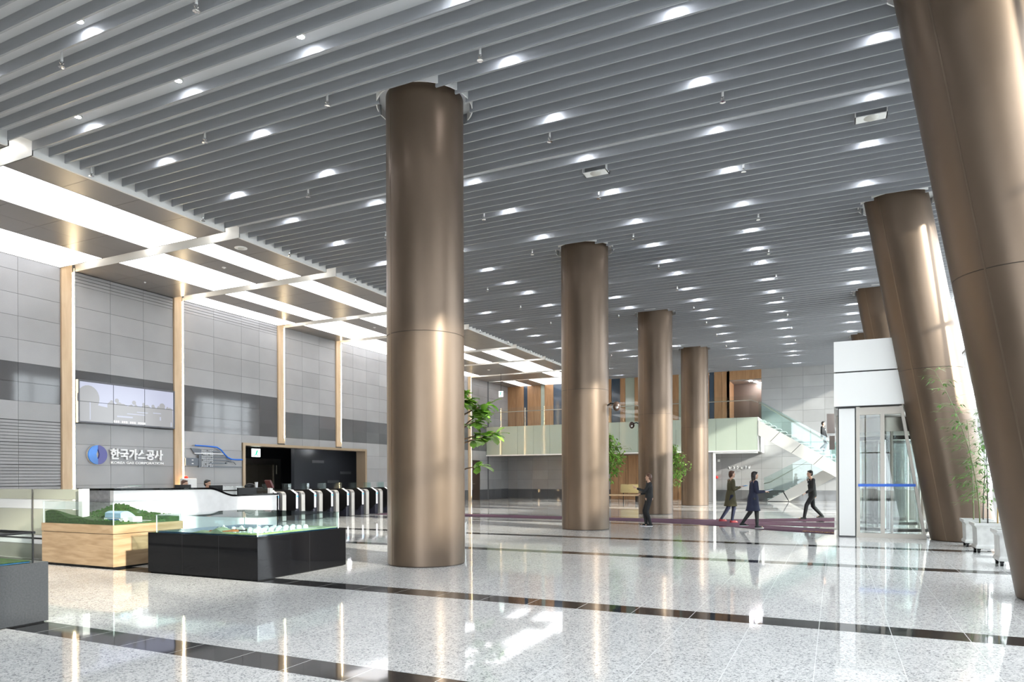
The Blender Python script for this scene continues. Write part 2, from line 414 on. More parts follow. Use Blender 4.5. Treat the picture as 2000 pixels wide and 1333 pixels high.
# ------------------------------------------------------------------ left stone wall
def tile_rows(mb, axis, at, thick, u0, u1, joints, rows, skip=None, groove=None, sel=None):
    us = [u0] + [j for j in joints if u0+0.05 < j < u1-0.05] + [u1]
    for i in range(len(us)-1):
        for k in range(len(rows)-1):
            z1, z0 = rows[k], rows[k+1]
            if sel and not sel(us[i], us[i+1], z0, z1): continue
            a, b = us[i]+0.004, us[i+1]-0.004; c, d = z0+0.004, z1-0.004
            strips = [(c, d)]
            if groove and groove(a, b, c, d):
                nn = int((d-c)/0.082); q = (d-c)/nn; strips = [(c+q*j, c+q*(j+1)-0.016) for j in range(nn)]
            for (p, q) in strips:
                hole = skip(a, b, p, q) if skip else None
                if hole == 'all': continue
                aa, bb_, pp, qq = (a, b, p, q) if hole is None else hole
                if axis == 'x': mb.box(at-thick, at, aa, bb_, pp, qq)
                else: mb.box(aa, bb_, at, at+thick, pp, qq)
ROWS = [7.9, 7.49, 6.83, 6.19, 5.52, 4.86, 4.30, 3.75, 3.21, 2.57, 1.93, 1.30, 0.65, 0.0]
JOINTS = [-8, -6.8, -5.6, -3.2, -2.0, 0.8, 2, 4.7, 5.9, 7.0, 9.3, 10.5, 11.71, 14.48, 15.65, 18.55, 19.88, 20.81, 23.29, 24.38, 26.8, 27.84, 28.9, 31.8, 32.9, 35.6, 36.7, 37.7, 39.8, 42.0, 43.1]
PORTAL = (19.9, 27.8, 2.9)
SIDE_DOOR = (38.9, 39.95, 2.58)
def is_dark(a, b, z0, z1):
    zc = (z0+z1)/2; yc = (a+b)/2
    if yc < 12.95: return 3.75 < zc < 4.86
    if yc < 21.9: return 3.21 < zc < 4.86
    if yc < 34: return 3.21 < zc < 4.30
    return 3.21 < zc < 4.86 or zc < 0.65
def wall_skip(a, b, p, q):
    for (h0, h1, hz) in (PORTAL, SIDE_DOOR):
        if b <= h0 or a >= h1 or p >= hz: continue
        if p < hz < q and a >= h0-0.01 and b <= h1+0.01: return (a, b, hz, q)
        if q <= hz+0.01:
            if a < h0 and b > h0: return (a, h0, p, q)
            if a < h1 and b > h1: return (h1, b, p, q)
            return 'all'
        return (a, b, hz, q)
    return None
def wall_groove(a, b, c, d):
    yc = (a+b)/2; zc = (c+d)/2
    if yc < 12.95 and zc < 3.21: return True
    if 13.3 < yc < 21.9 and zc > 7.4: return True
    return False
bk = MB()
bk.box(XW-0.3, XW-0.03, YB, PORTAL[0], 0, ZT+0.2); bk.box(XW-0.3, XW-0.03, PORTAL[1], SIDE_DOOR[0], 0, ZT+0.2)
bk.box(XW-0.3, XW-0.03, PORTAL[0], PORTAL[1], PORTAL[2], ZT+0.2)
bk.box(XW-0.3, XW-0.03, SIDE_DOOR[0], SIDE_DOOR[1], SIDE_DOOR[2], ZT+0.2); bk.box(XW-0.3, XW-0.03, SIDE_DOOR[1], YF+2.4, 0, ZT+0.2)
wl = struct('wall_left', bk, M_GROUT)
pil = [(a+0.0, b-0.02) for (a, b) in SLOTS]
seg_edges = [YB] + [e for s in pil for e in s] + [YF]
mb1 = MB(); mb2 = MB()
for i in range(0, len(seg_edges)-1, 2):
    u0, u1 = seg_edges[i], seg_edges[i+1]
    if u0 == SLOTS[2][0]: continue
    tile_rows(mb1, 'x', XW, 0.03, u0, u1, JOINTS, ROWS, wall_skip, wall_groove, lambda a, b, c, d: not is_dark(a, b, c, d))
    tile_rows(mb2, 'x', XW+0.001, 0.031, u0, u1, JOINTS, ROWS, wall_skip, None, is_dark)
obj('stone_tiles', mb1, M_STONE, wl)
obj('polished_band', mb2, M_STONE_DARK, wl)

# pilasters: oak face, lit return on the far side
k = 0
for (a, b) in SLOTS[3:]:
    if b-a < 0.3: continue
    z0 = PORTAL[2]+0.05 if PORTAL[0] < a < PORTAL[1] else 0.0
    k += 1
    t = thing('wall_pilaster', 'tall oak wall pilaster with a glowing edge, %s from the camera' % ['nearest' if k == 1 else _wn[k-1]][0], 'pilaster', (XW, a, z0), 'oak pilasters on the stone wall')
    obj('oak_face', MB().box(XW-0.02, XW+0.06, a+0.01, b-0.13, z0, ZT+0.1), M_OAK, t)
    obj('led_strip', MB().box(XW-0.02, XW+0.01, b-0.11, b-0.04, z0+0.25, ZS-0.05), M_LED, t)
    obj('edge_trim', MB().box(XW-0.03, XW+0.02, b-0.035, b-0.02, z0, ZS+0.1), M_WHITE, t)

# portal to the lift lobby
t = thing('portal_frame', 'bronze coloured frame round the dark lift lobby opening in the stone wall', 'door frame', (XW, 23.85, 0))
y0, y1, zt = PORTAL
M_PORTAL = mat('portal_bronze', (0.36, 0.27, 0.18), 0.35, metal=0.4)
obj('jamb', MB().box(XW-0.5, XW+0.05, y0, y0+0.13, 0, zt), M_PORTAL, t)
obj('jamb', MB().box(XW-0.5, XW+0.05, y1-0.13, y1, 0, zt), M_PORTAL, t)
obj('lintel', MB().box(XW-0.5, XW+0.05, y0+0.13, y1-0.13, zt-0.11, zt), M_PORTAL, t)
lob = MB()
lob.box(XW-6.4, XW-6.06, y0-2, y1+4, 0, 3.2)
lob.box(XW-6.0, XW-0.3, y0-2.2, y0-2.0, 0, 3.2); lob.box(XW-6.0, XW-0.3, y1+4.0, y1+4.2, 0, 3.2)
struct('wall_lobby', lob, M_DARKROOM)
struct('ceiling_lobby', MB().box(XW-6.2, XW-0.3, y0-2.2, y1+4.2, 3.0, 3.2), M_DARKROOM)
lift = thing('elevator_door', 'bronze lift doors with a steel surround inside the dark lobby', 'elevator', (XW-5.98, 26.6, 0))
obj('surround', MB().box(XW-6.0, XW-5.9, 25.4, 25.6, 0, 2.5).box(XW-6.0, XW-5.9, 27.6, 28.1, 0, 2.5).box(XW-6.0, XW-5.9, 25.6, 27.6, 2.2, 2.5), M_STEEL, lift)
for q in (25.61, 26.61):
    obj('door_leaf', MB().box(XW-6.0, XW-5.95, q, q+0.98, 0, 2.2), mat('lift_bronze', (0.30, 0.26, 0.20), 0.25, metal=0.8), lift)
obj('floor_indicator', MB().box(XW-5.9, XW-5.87, 27.78, 27.92, 1.7, 2.15), M_STEEL, lift)
side = MB(); side.box(XW-3.2, XW-3.0, 26.0, y1+4, 0, 3.0)
struct('wall_lobby_side', side, mat('lobby_slate', (0.055, 0.058, 0.065), 0.3))
# pieces of slim signage on the dark lobby wall
for i, (yy, zz) in enumerate(((27.7, 2.32), (29.9, 1.75), (28.9, 1.28))):
    o = obj('wall_plaque', MB().box(XW-3.0, XW-2.97, yy-0.45, yy+0.45, zz-0.07, zz+0.07), mat('plaque_grey', (0.16, 0.16, 0.17), 0.4))
    tag(o, 'slim grey plaque on the dark lobby wall, %s of three' % ['highest', 'middle', 'lowest'][i], 'plaque', 'plaques on the lobby wall')
for i, (lx_, ly_) in enumerate(((XW-4.5, 24.0), (XW-1.6, 24.5), (XW-1.6, 28.5))):  # extra lamps added to brighten the lobby behind the portal
    o = obj('lobby_fill_lamp', MB().cyl((lx_, ly_, 2.975), (lx_, ly_, 2.998), 0.09, n=16), M_LAMP)
    tag(o, 'small round fill lamp added in the dark lobby ceiling, %s' % ['deepest by the lift', 'nearest its left jamb', 'over the plaques'][i], 'light', 'added fill lamps in the lift lobby')
es = thing('exit_sign', 'small white and green exit sign hanging inside the dark lobby opening', 'sign', (XW-0.7, 21.35, 2.6))
obj('sign_box', MB().box(XW-0.75, XW-0.66, 21.1, 21.5, 2.38, 2.72), mat('exit_white', (0.9, 0.9, 0.9), 0.4, emit=(0.85, 1, 0.95), es=1.2), es)
obj('running_figure', MB().ell((XW-0.65, 21.32, 2.63), (0.01, 0.035, 0.035)).cap((XW-0.65, 21.3, 2.6), (XW-0.65, 21.26, 2.5), 0.03, 0.025).cap((XW-0.65, 21.26, 2.5), (XW-0.65, 21.36, 2.43), 0.02, 0.015).cap((XW-0.65, 21.26, 2.5), (XW-0.65, 21.17, 2.43), 0.02, 0.015), mat('exit_green', (0, 0.35, 0.18), 0.4, emit=(0, 0.5, 0.28), es=0.8), es)
obj('hanger', MB().cyl((XW-0.7, 21.3, 2.7), (XW-0.7, 21.3, 3.0), 0.01), M_BLACKMETAL, es)

# side door
d = struct('door_1', MB().box(XW-0.12, XW-0.05, SIDE_DOOR[0], SIDE_DOOR[1], 0, SIDE_DOOR[2]), mat('door_brown', (0.05, 0.032, 0.022), 0.35))
obj('door_handle', MB().cyl((XW-0.05, SIDE_DOOR[0]+0.12, 1.05), (XW+0.02, SIDE_DOOR[0]+0.12, 1.05), 0.015).cyl((XW+0.02, SIDE_DOOR[0]+0.12, 1.05), (XW+0.02, SIDE_DOOR[0]+0.25, 1.05), 0.013), M_STEEL, d)

# ------------------------------------------------------------------ far wall
FR = [ZT, 7.47, 6.78, 6.09, 5.40, 4.71, 4.02, 3.33, 2.64, 1.95, 1.30, 0.62, 0.0]
fj = [-4.07+1.17*i for i in range(-14, 8)]
wf = struct('wall_far', MB().box(XW-0.3, XR, YF+2.2, YF+2.4, 0, ZT), M_GROUT)
obj('wall_backing', MB().box(-4.07, XR, YF+0.03, YF+0.3, 0, ZT).box(XW, -4.07, YF+0.03, YF+0.3, 0, 4.7), M_GROUT, wf)
m1 = MB(); m2 = MB()
tile_rows(m1, 'y', YF, 0.03, -4.07, XR, fj, FR, sel=lambda a, b, c, d: c > 0.6)
tile_rows(m2, 'y', YF-0.001, 0.03, -7.3, XR, fj, FR, sel=lambda a, b, c, d: c < 0.6)
low = FR[6:]; low[0] = 4.4
tile_rows(m1, 'y', YF, 0.03, -7.3, -4.07, fj, [2.95]+FR[8:], sel=lambda a, b, c, d: c > 0.6)
tile_rows(m1, 'y', YF, 0.03, XW, -13.6, fj, [2.95]+FR[8:], sel=lambda a, b, c, d: c > 0.6)
tile_rows(m2, 'y', YF-0.001, 0.03, XW, -13.6, fj, FR, sel=lambda a, b, c, d: c < 0.6)
obj('stone_tiles', m1, M_STONE, wf); obj('dark_base', m2, M_STONE_DARK, wf)
# timber panelling under the balcony
mb = MB(); x = -13.6; i = 0
while x < -7.3:
    w_ = [0.55, 0.5, 0.14, 0.55, 0.5][i % 5]; mb.box(x+0.01, min(x+w_, -7.3)-0.01, YF-0.03, YF+0.03, 0, 2.95); x += w_; i += 1
obj('timber_panels', mb, M_WALNUT, wf)
obj('stone_pier', MB().box(-6.75, -6.42, 40.95, 41.3, 0, 2.88), M_STONE, wf)
# upper floor wall: timber, dark slots, green glass
UP = [(-21.2, -19.94, 'w'), (-19.94, -19.66, 's'), (-19.66, -18.64, 'w'), (-18.64, -18.35, 'g'), (-18.35, -17.69, 'w'), (-17.69, -16.8, 's'), (-16.8, -13.52, 'w'),
      (-13.52, -12.92, 's'), (-12.92, -12.57, 'w'), (-12.57, -11.95, 'g'), (-11.95, -11.2, 'w'), (-11.2, -10.4, 's'), (-10.4, -9.06, 'w'), (-9.06, -8.8, 'g'), (-8.8, -7.16, 'w'), (-7.16, -6.86, 's'), (-6.86, -5.93, 'w')]
for key, mm, nm in (('w', M_WALNUT, 'upper_timber'), ('s', M_SLATE, 'upper_dark_glass'), ('g', M_GREENGLASS, 'upper_green_glass')):
    mb = MB()
    for (a, b, kk) in UP:
        if kk == key:
            nn = max(1, round((b-a)/0.62)); q = (b-a)/nn
            for j in range(nn): mb.box(a+j*q+0.006, a+(j+1)*q-0.006, YF-0.02+(0.03 if kk != 'w' else 0), YF+0.06, 4.75, ZT)
    obj(nm, mb, mm, wf)
# corridor opening on the upper floor
cor = MB().box(-6.1, -5.93, YF-0.02, YF+2.2, 4.7, ZT).box(-4.07, -3.9, YF+0.03, YF+2.2, 4.7, ZT).box(-5.93, -4.07, YF+0.0, YF+0.15, 7.45, ZT)
obj('corridor_timber', cor, M_WALNUT, wf)
obj('corridor_back', MB().box(-5.93, -4.07, YF+2.0, YF+2.1, 4.7, 7.45), mat('corridor_brown', (0.12, 0.085, 0.065), 0.5), wf)
obj('corridor_ceiling', MB().box(-5.93, -4.07, YF+0.15, YF+2.0, 7.40, 7.45), mat('corridor_ceiling', (0.3, 0.28, 0.27), 0.6), wf)
for i, (cx_, cy_) in enumerate(((-4.75, YF+0.5), (-4.5, YF+1.1), (-4.35, YF+1.7))):
    o = obj('corridor_downlight', MB().cyl((cx_, cy_, 7.37), (cx_, cy_, 7.40), 0.10, n=16), M_LAMP)
    tag(o, 'round white downlight in the upper corridor, %s to its opening' % ['closest', 'next', 'farthest'][i], 'light', 'downlights in the upper corridor')
# doors in the corridor
# glazing on the right and behind the camera
def facade(name, n, axis, at, u0, u1, step, z1, rails, gl=M_GLASS_F):
    w = struct(name, MB().box(at, at+0.012, u0, u1, 0, z1) if axis == 'x' else MB().box(u0, u1, at-0.012, at, 0, z1), gl)
    mb = MB(); u = u0
    while u <= u1+0.01:
        if axis == 'x': mb.box(at-0.10, at+0.08, u-0.035, u+0.035, 0, z1)
        else: mb.box(u-0.035, u+0.035, at-0.1, at+0.1, 0, z1)
        u += step
    for z in rails:
        if axis == 'x': mb.box(at-0.05, at+0.05, u0, u1, z-0.04, z+0.04)
        else: mb.box(u0, u1, at-0.05, at+0.05, z-0.04, z+0.04)
    obj('window_frame', mb, mat('mullion_grey', (0.32, 0.32, 0.33), 0.4, metal=0.3), w)
    return w
facade('window_1', 1, 'x', XR, YB, YF+2, 2.1375, ZT, [0.04, 2.9, 5.6, ZT-0.04])
struct('wall_back', MB().box(XW-0.3, -5.0, YB-0.3, YB, 0, ZT+0.3), M_STONE)
facade('window_2', 2, 'y', YB, -5.0, XR, 2.225, ZT, [0.04, 2.9, 5.6, ZT-0.04])
nb = thing('sun_shade_block', 'unseen low block added beyond the glazed front to shade the near floor', 'building', (12.5, -4.0, 0))  # off-camera block added to keep low sun off the near floor
obj('walls', MB().box(10.5, 15.0, -28.0, 15.5, -0.05, 6.9), mat('shade_block_render', (0.42, 0.42, 0.43), 0.7), nb)
obj('roof_edge', MB().box(10.4, 15.1, -28.1, 15.6, 6.9, 7.05), M_WHITE, nb)
for k in range(14):
    for zz in (1.0, 4.0): obj('window', MB().box(10.46, 10.5, -26.5+3*k, -24.7+3*k, zz, zz+1.5), M_SLATE, nb)
struct('ground', MB().box(XR+0.1, 60, YB-30, YF+40, -0.25, -0.05).box(-40, XR+0.1, YB-40, YB, -0.25, -0.05), mat('plaza_paving', (0.45, 0.44, 0.42), 0.8))

# ------------------------------------------------------------------ columns
def column(y, lean, label):
    x0, x1 = (LEAN_BASE, LEAN_TOP) if lean else (CX, CX)
    zt = ZT+0.0
    ax = lambda z: x0 + (x1-x0)*z/8.0
    t = thing('column', label, 'column', (x0, y, 0), 'bronze clad columns')
    n = 72
    def ring(r, z): return [(ax(z)+r*math.cos(2*PI*i/n), y+r*math.sin(2*PI*i/n), z) for i in range(n)]
    zj = 3.98
    obj('lower_cladding', MB().rings([ring(CR, 0.02), ring(CR, zj-0.006)]), M_BRONZE, t, smooth=True)
    obj('upper_cladding', MB().rings([ring(CR, zj+0.006), ring(CR, zt)]), M_BRONZE, t, smooth=True)
    obj('joint_ring', MB().rings([ring(CR-0.006, zj-0.01), ring(CR-0.006, zj+0.01)]), M_SEAM, t, smooth=True)
    obj('base_ring', MB().rings([ring(CR-0.01, 0.0), ring(CR-0.01, 0.03)]), M_SEAM, t, smooth=True)
    # vertical cover strips hiding the sheet joints
    for ang in ((-118, 62) if not lean else (-128, 52, 142)):
        a = math.radians(ang); w = 0.011
        pts = []
        for z in (0.02, zt):
            c, s_ = math.cos(a), math.sin(a)
            for (rr, ww) in ((CR-0.004, -w), (CR+0.003, -w), (CR+0.003, w), (CR-0.004, w)):
                pts.append((ax(z)+rr*c-ww*s_, y+rr*s_+ww*c, z))
        mbs = MB().add(pts, [(0, 1, 5, 4), (1, 2, 6, 5), (2, 3, 7, 6), (3, 0, 4, 7), (0, 3, 2, 1), (4, 5, 6, 7)])
        obj('seam_strip', mbs, mat('bronze_strip', (0.20, 0.15, 0.11), 0.3, metal=0.8), t)
    return t
for i, y in enumerate(COL_Y):
    column(y, False, 'upright round bronze column, ' + ['largest and nearest, behind the black display plinth', 'second from the camera with a camera arm on its side', 'third from the camera behind the woman in black', 'farthest of the upright row before the pale balcony'][i])
    column(y, True, 'leaning round bronze column, ' + ['nearest, cut by the right edge of the picture', 'second, between the glass entrance and the bamboo', 'third, its head showing above the white entrance box', 'farthest, hidden behind the entrance'][i])

# ------------------------------------------------------------------ downlights
disc_rows = []
for (a, b) in SLOTS:
    if 7 < a < 41: disc_rows.append((a+b)/2 if a > 7.8 else 8.0)
disc_rows += [6.2, 9.65, 11.5, 15.0, 18.95, 20.65, 24.0, 27.5, 29.1, 32.5, 36.4, 40.0, 42.6]
disc_rows.sort()
def snap(y):
    """centre of the gap between louvres nearest to y"""
    e = sorted(BLADE_Y); best = y
    gaps = [((e[i][1]+e[i+1][0])/2) for i in range(len(e)-1)]
    return min(gaps, key=lambda g: abs(g-y))
LX = [-12.55, -9.9, -7.25, -4.63, -2.02, 0.62]
proto = None
place = ['leftmost', 'second from the left', 'third from the left', 'fourth from the left', 'fifth from the left', 'rightmost']
for r, yy in enumerate(disc_rows):
    y = snap(yy)
    for c, x in enumerate(LX):
        if any(abs(y-cy_) < 0.95 and (abs(x-CX) < 0.9 or abs(x-LEAN_TOP) < 0.9) for cy_ in COL_Y): continue
        lb = 'round downlight between louvres, %s in the %s row from camera' % (place[c], (_wn+['twenty-first', 'twenty-second', 'twenty-third', 'twenty-fourth'])[r])
        if proto is None:
            proto = thing('ceiling_downlight', lb, 'light', (x, y, ZT), 'downlights between the ceiling louvres')
            obj('lens', MB().cyl((0, 0, -0.022), (0, 0, -0.004), 0.055, n=20), M_LAMP, proto, local=True)
            mb = MB(); n = 20; rg = lambda rr, z: [(rr*math.cos(2*PI*k/n), rr*math.sin(2*PI*k/n), z) for k in range(n)]
            mb.rings([rg(0.056, -0.012), rg(0.056, -0.024), rg(0.075, -0.020), rg(0.08, 0.0)], cap=False)
            obj('bezel', mb, M_WHITE, proto, smooth=True, local=True)
        else:
            o = copy_thing(proto, (x, y, ZT)); o['label'] = lb
# sprinklers
proto = None
SX = [-13.8, -10.82, -7.87, -4.9, -1.72]; SY = [6.65, 9.36, 12.1, 15.2, 18.04, 20.95, 23.85, 26.75, 29.65, 32.5, 35.4]
for r, y in enumerate(SY):
    y = snap(y)
    for c, x in enumerate(SX):
        if c == 0: x = -14.18
        lb = 'small chrome sprinkler under the louvres, %s of the %s row' % (['leftmost', 'second from the left', 'third from the left', 'fourth from the left', 'rightmost'][c], _wn[r])
        if any(math.hypot(y-cy_, x-CX) < 0.85 for cy_ in COL_Y): continue
        if proto is None:
            proto = thing('sprinkler', lb, 'sprinkler', (x, y, ZT), 'sprinklers hanging through the louvres')
            obj('pipe', MB().cyl((0, 0, 0), (0, 0, -0.20), 0.019, n=10), M_WHITE, proto, local=True, smooth=True)
            obj('head', MB().lathe((0, 0, -0.285), [(0.004, -0.0), (0.05, 0.004), (0.05, 0.010), (0.012, 0.018), (0.010, 0.05), (0.030, 0.06), (0.034, 0.085), (0.02, 0.09)], 16), M_CHROME, proto, local=True, smooth=True)
        else:
            o = copy_thing(proto, (x, y, ZT)); o['label'] = lb
# speaker boxes recessed in the louvres and detectors in the soffit
for (x, y, lb) in ((-4.6, 14.04, 'square white speaker housing in the louvres, over the middle of the hall'), (0.60, 14.04, 'square white speaker housing in the louvres, beside the nearest leaning column')):
    t = thing('ceiling_speaker', lb, 'speaker', (x, y, ZC), 'square speaker housings in the louvres')
    obj('housing', MB().box(x-0.26, x+0.26, y+0.03, y+0.05, ZC-0.02, ZT).box(x-0.26, x+0.26, y-0.19, y+0.03, ZC-0.02, ZC-0.005).box(x-0.26, x-0.245, y-0.19, y+0.05, ZC-0.02, ZT).box(x+0.245, x+0.26, y-0.19, y+0.05, ZC-0.02, ZT), M_WHITE, t)
    obj('grille', MB().lathe((x, y-0.08, ZC-0.045), [(0.02, 0.0), (0.09, 0.004), (0.12, 0.025)], 24), mat('grille_cream', (0.55, 0.54, 0.5), 0.5), t, smooth=True)
for i, (x, y, r, lb) in enumerate(((-14.9, 13.97, 0.17, 'large round white speaker in the soffit beside the louvre edge'), (-16.74, 15.04, 0.06, 'small round white smoke detector between two soffit light panels'), (-17.74, 23.87, 0.06, 'small round smoke detector in the soffit, glimpsed left of the nearest column'), (-20.3, 15.05, 0.035, 'tiny white detector in the soffit close to the stone wall'), (-18.72, 36.4, 0.09, 'round smoke detector in the soffit above the broad leaved tree'))):
    t = thing('soffit_detector' if r < 0.1 else 'soffit_speaker', lb, 'detector' if r < 0.1 else 'speaker', (x, y, ZS))
    obj('rim', MB().lathe((x, y, ZS), [(r, 0.0), (r, -0.012), (r*0.72, -0.02), (r*0.70, -0.012)], 24), M_WHITE, t, smooth=True)
    obj('dome', MB().lathe((x, y, ZS), [(r*0.5, -0.010), (r*0.42, -0.035), (r*0.1, -0.04)], 20), M_WHITE if r < 0.1 else mat('grille_cream', (0.55, 0.54, 0.5), 0.5), t, smooth=True)

# ------------------------------------------------------------------ balcony and stairs
ZB0, ZB1, YBAL = 2.95, 4.82, 40.8
t = thing('balcony', 'long pale green glass balcony across the far end of the hall', 'balcony', (-12.5, YBAL, 0))
mb = MB(); x = XW+0.02; n = 15; q = (-3.95-x)/n
for i in range(n):
    obj('fascia_panel', MB().box(x+i*q+0.006, x+(i+1)*q-0.006, YBAL, YBAL+0.03, ZB0, ZB1), M_GREENGLASS, t)
obj('slab', MB().box(XW+0.01, -3.97, YBAL+0.03, YF-0.04, ZB1-0.35, ZB1-0.02), M_WHITE, t)
obj('underside', MB().box(XW+0.01, -3.97, YBAL+0.0, YF-0.04, ZB0-0.06, ZB0), M_SOFFIT, t)
obj('end_panel', MB().box(-3.97, -3.93, YBAL, YBAL+1.2, ZB0-0.06, ZB1).box(-3.97, -3.93, YBAL+1.24, YF-0.05, ZB0-0.06, ZB1), M_WHITE, t)
obj('bottom_trim', MB().box(XW+0.01, -3.93, YBAL-0.03, YBAL+0.0, ZB0-0.07, ZB0), M_WHITE, t)
n = 12; q = (-4.0-(XW+0.03))/n
for i in range(n):
    a = XW+0.03+i*q
    obj('glass_panel', MB().box(a+0.01, a+q-0.01, YBAL+0.04, YBAL+0.055, ZB1, 6.05), M_GLASS, t)
obj('handrail', MB().tube([(XW+0.05, YBAL+0.12, 5.80), (-4.3, YBAL+0.12, 5.80), (-3.95, YBAL+0.12, 5.66)], 0.025), M_STEEL, t, smooth=True)
t = thing('recess_frame', 'white steel frame edging the recess below the right end of the balcony', 'frame', (-6.3, YBAL, 0))
obj('upright', MB().box(-6.42, -6.30, YBAL+0.05, YBAL+0.25, 0, ZB0-0.08), M_WHITE, t)
obj('head_rail', MB().box(-6.30, -3.97, YBAL+0.05, YBAL+0.15, ZB0-0.16, ZB0-0.08), M_WHITE, t)

M_STAIR = mat('stair_cladding', (0.56, 0.55, 0.52), 0.45)
st = thing('staircase', 'white clad staircase with green glass sides turning back under itself', 'staircase', (-3.95, YBAL, 0))
def band(x0, za0, zb0, x1, za1, zb1, y0, y1): # stringer piece: upper and lower edge heights at both ends
    return MB().prism([(x0, zb0), (x1, zb1), (x1, za1), (x0, za0)], 'y', y0, y1)
# upper flight (near side), from the balcony down to the right
xa, xb = -3.92, 0.35
U = lambda x: 4.66 + (x+3.98)*(2.16-4.66)/4.06
Lo = lambda x: 3.82 + (x+3.98)*(1.44-3.82)/3.96
cuts = [xa, -3.05, -1.95, -0.85, xb]
def slant(c, e=0.012, top=U, bot=Lo, sh=0.30):
    return c
for i in range(len(cuts)-1):
    a, b = cuts[i]+(0.012 if i else 0), cuts[i+1]-0.012
    sa = 0.25 if i else 0.0; sb = 0.25 if i < len(cuts)-2 else 0.0
    obj('stringer_panel', MB().prism([(a-sa, Lo(a-sa)), (b-sb, Lo(b-sb)), (b+sb, U(b+sb)), (a+sa, U(a+sa))], 'y', YBAL-0.02, YBAL+0.06), M_STAIR, st)
obj('stringer_core', MB().prism([(xa, Lo(xa)+0.01), (xb, Lo(xb)+0.01), (xb, U(xb)-0.01), (xa, U(xa)-0.01)], 'y', YBAL-0.005, YBAL+0.05).prism([(xa, Lo(xa)+0.03), (xb, Lo(xb)+0.03), (xb, Lo(xb)+0.12), (xa, Lo(xa)+0.12)], 'y', YBAL+0.05, YBAL+1.45), M_BLACKMETAL, st)
nst = 15; rz_ = (4.82-2.25)/nst; rx_ = (0.30+3.92)/nst
for i in range(nst):
    z = 4.82 - (i+1)*rz_; a = xa + i*rx_
    obj('tread', MB().box(a, a+rx_+0.03, YBAL+0.06, YBAL+1.45, z-0.05, z), mat('tread_white', (0.42, 0.50, 0.48), 0.25), st)
obj('glass_side', MB().prism([(xa, U(xa)-0.05), (xb, U(xb)-0.05), (xb, U(xb)+1.12), (xa, U(xa)+1.17)], 'y', YBAL+0.065, YBAL+0.08), M_GLASS_G, st)
obj('glass_side', MB().prism([(xa, U(xa)-0.05), (xb, U(xb)-0.05), (xb, U(xb)+1.12), (xa, U(xa)+1.17)], 'y', YBAL+1.44, YBAL+1.455), M_GLASS_G, st)
for yy in (YBAL+0.13, YBAL+1.38):
    obj('handrail', MB().tube([(xa+0.02, yy, U(xa)+1.00), (xa+0.15, yy, U(xa)+0.98), (xb, yy, U(xb)+0.90)], 0.024), M_STEEL, st, smooth=True)
# landing and lower flight (behind), down to the left
YL = 42.35
obj('landing', MB().box(0.35, 1.9, YBAL, YL+1.45, 2.0, 2.2), M_WPANEL, st)
U2 = lambda x: 0.02 + (x+3.62)*(1.80)/3.02
L2 = lambda x: 0.0 + (x+2.42)*(1.26)/2.16
obj('stringer_panel', MB().prism([(-3.62, 0.03), (-2.46, 0.03), (-2.75, U2(-2.75))], 'y', YL-0.02, YL+0.06), M_STAIR, st)
for (a, b) in ((-2.42, -1.05), (-1.05, 0.35)):
    obj('stringer_panel', MB().prism([(a+0.01, max(0.03, L2(a))), (b-0.012, L2(b)), (b-0.26, U2(b-0.26)), (a-0.27, U2(a-0.27))], 'y', YL-0.02, YL+0.06), M_STAIR, st)
obj('stringer_core', MB().prism([(-3.6, 0.0), (-2.42, 0.0), (0.35, L2(0.35)), (0.35, U2(0.35)-0.01), (-3.6, 0.01)], 'y', YL, YL+0.05), M_BLACKMETAL, st)
nst = 13; rz_ = 2.2/nst; rx_ = (0.35+3.6)/nst
for i in range(nst-1):
    z = (i+1)*rz_; a = -3.6+i*rx_
    obj('tread', MB().box(a, a+rx_+0.03, YL+0.06, YL+1.45, z-0.05, z), MATS['tread_white'], st)
obj('glass_side', MB().prism([(-3.78, 0.02), (-3.6, 0.02), (0.35, U2(0.35)), (0.35, U2(0.35)+1.2), (-3.60, 1.46), (-3.78, 1.40)], 'y', YL+0.065, YL+0.08), M_GLASS_G, st)
obj('handrail', MB().tube([(-3.8, YL+0.13, 1.05), (-3.5, YL+0.13, 1.10), (0.3, YL+0.13, U2(0.3)+0.98)], 0.024), M_STEEL, st, smooth=True)

# bench and notice board below the balcony
t = thing('bench', 'low timber bench against the panelled wall under the balcony', 'bench', (-11.4, 39.6, 0))
obj('seat', MB().box(-12.6, -10.4, 39.4, 39.9, 0.34, 0.42), M_OAK, t)
for x in (-12.4, -10.6): obj('leg', MB().box(x-0.04, x+0.04, 39.45, 39.85, 0, 0.34), M_BLACKMETAL, t)
t = thing('notice_board', 'yellowish rectangular board on a stand behind the low bench', 'board', (-11.4, 40.2, 0))
obj('board', MB().box(-11.75, -10.3, 40.2, 40.25, 0.5, 1.02), mat('board_ochre', (0.36, 0.29, 0.14), 0.6), t)
for x in (-11.6, -10.5): obj('leg', MB().box(x-0.02, x+0.02, 40.26, 40.3, 0, 0.5), M_BLACKMETAL, t)
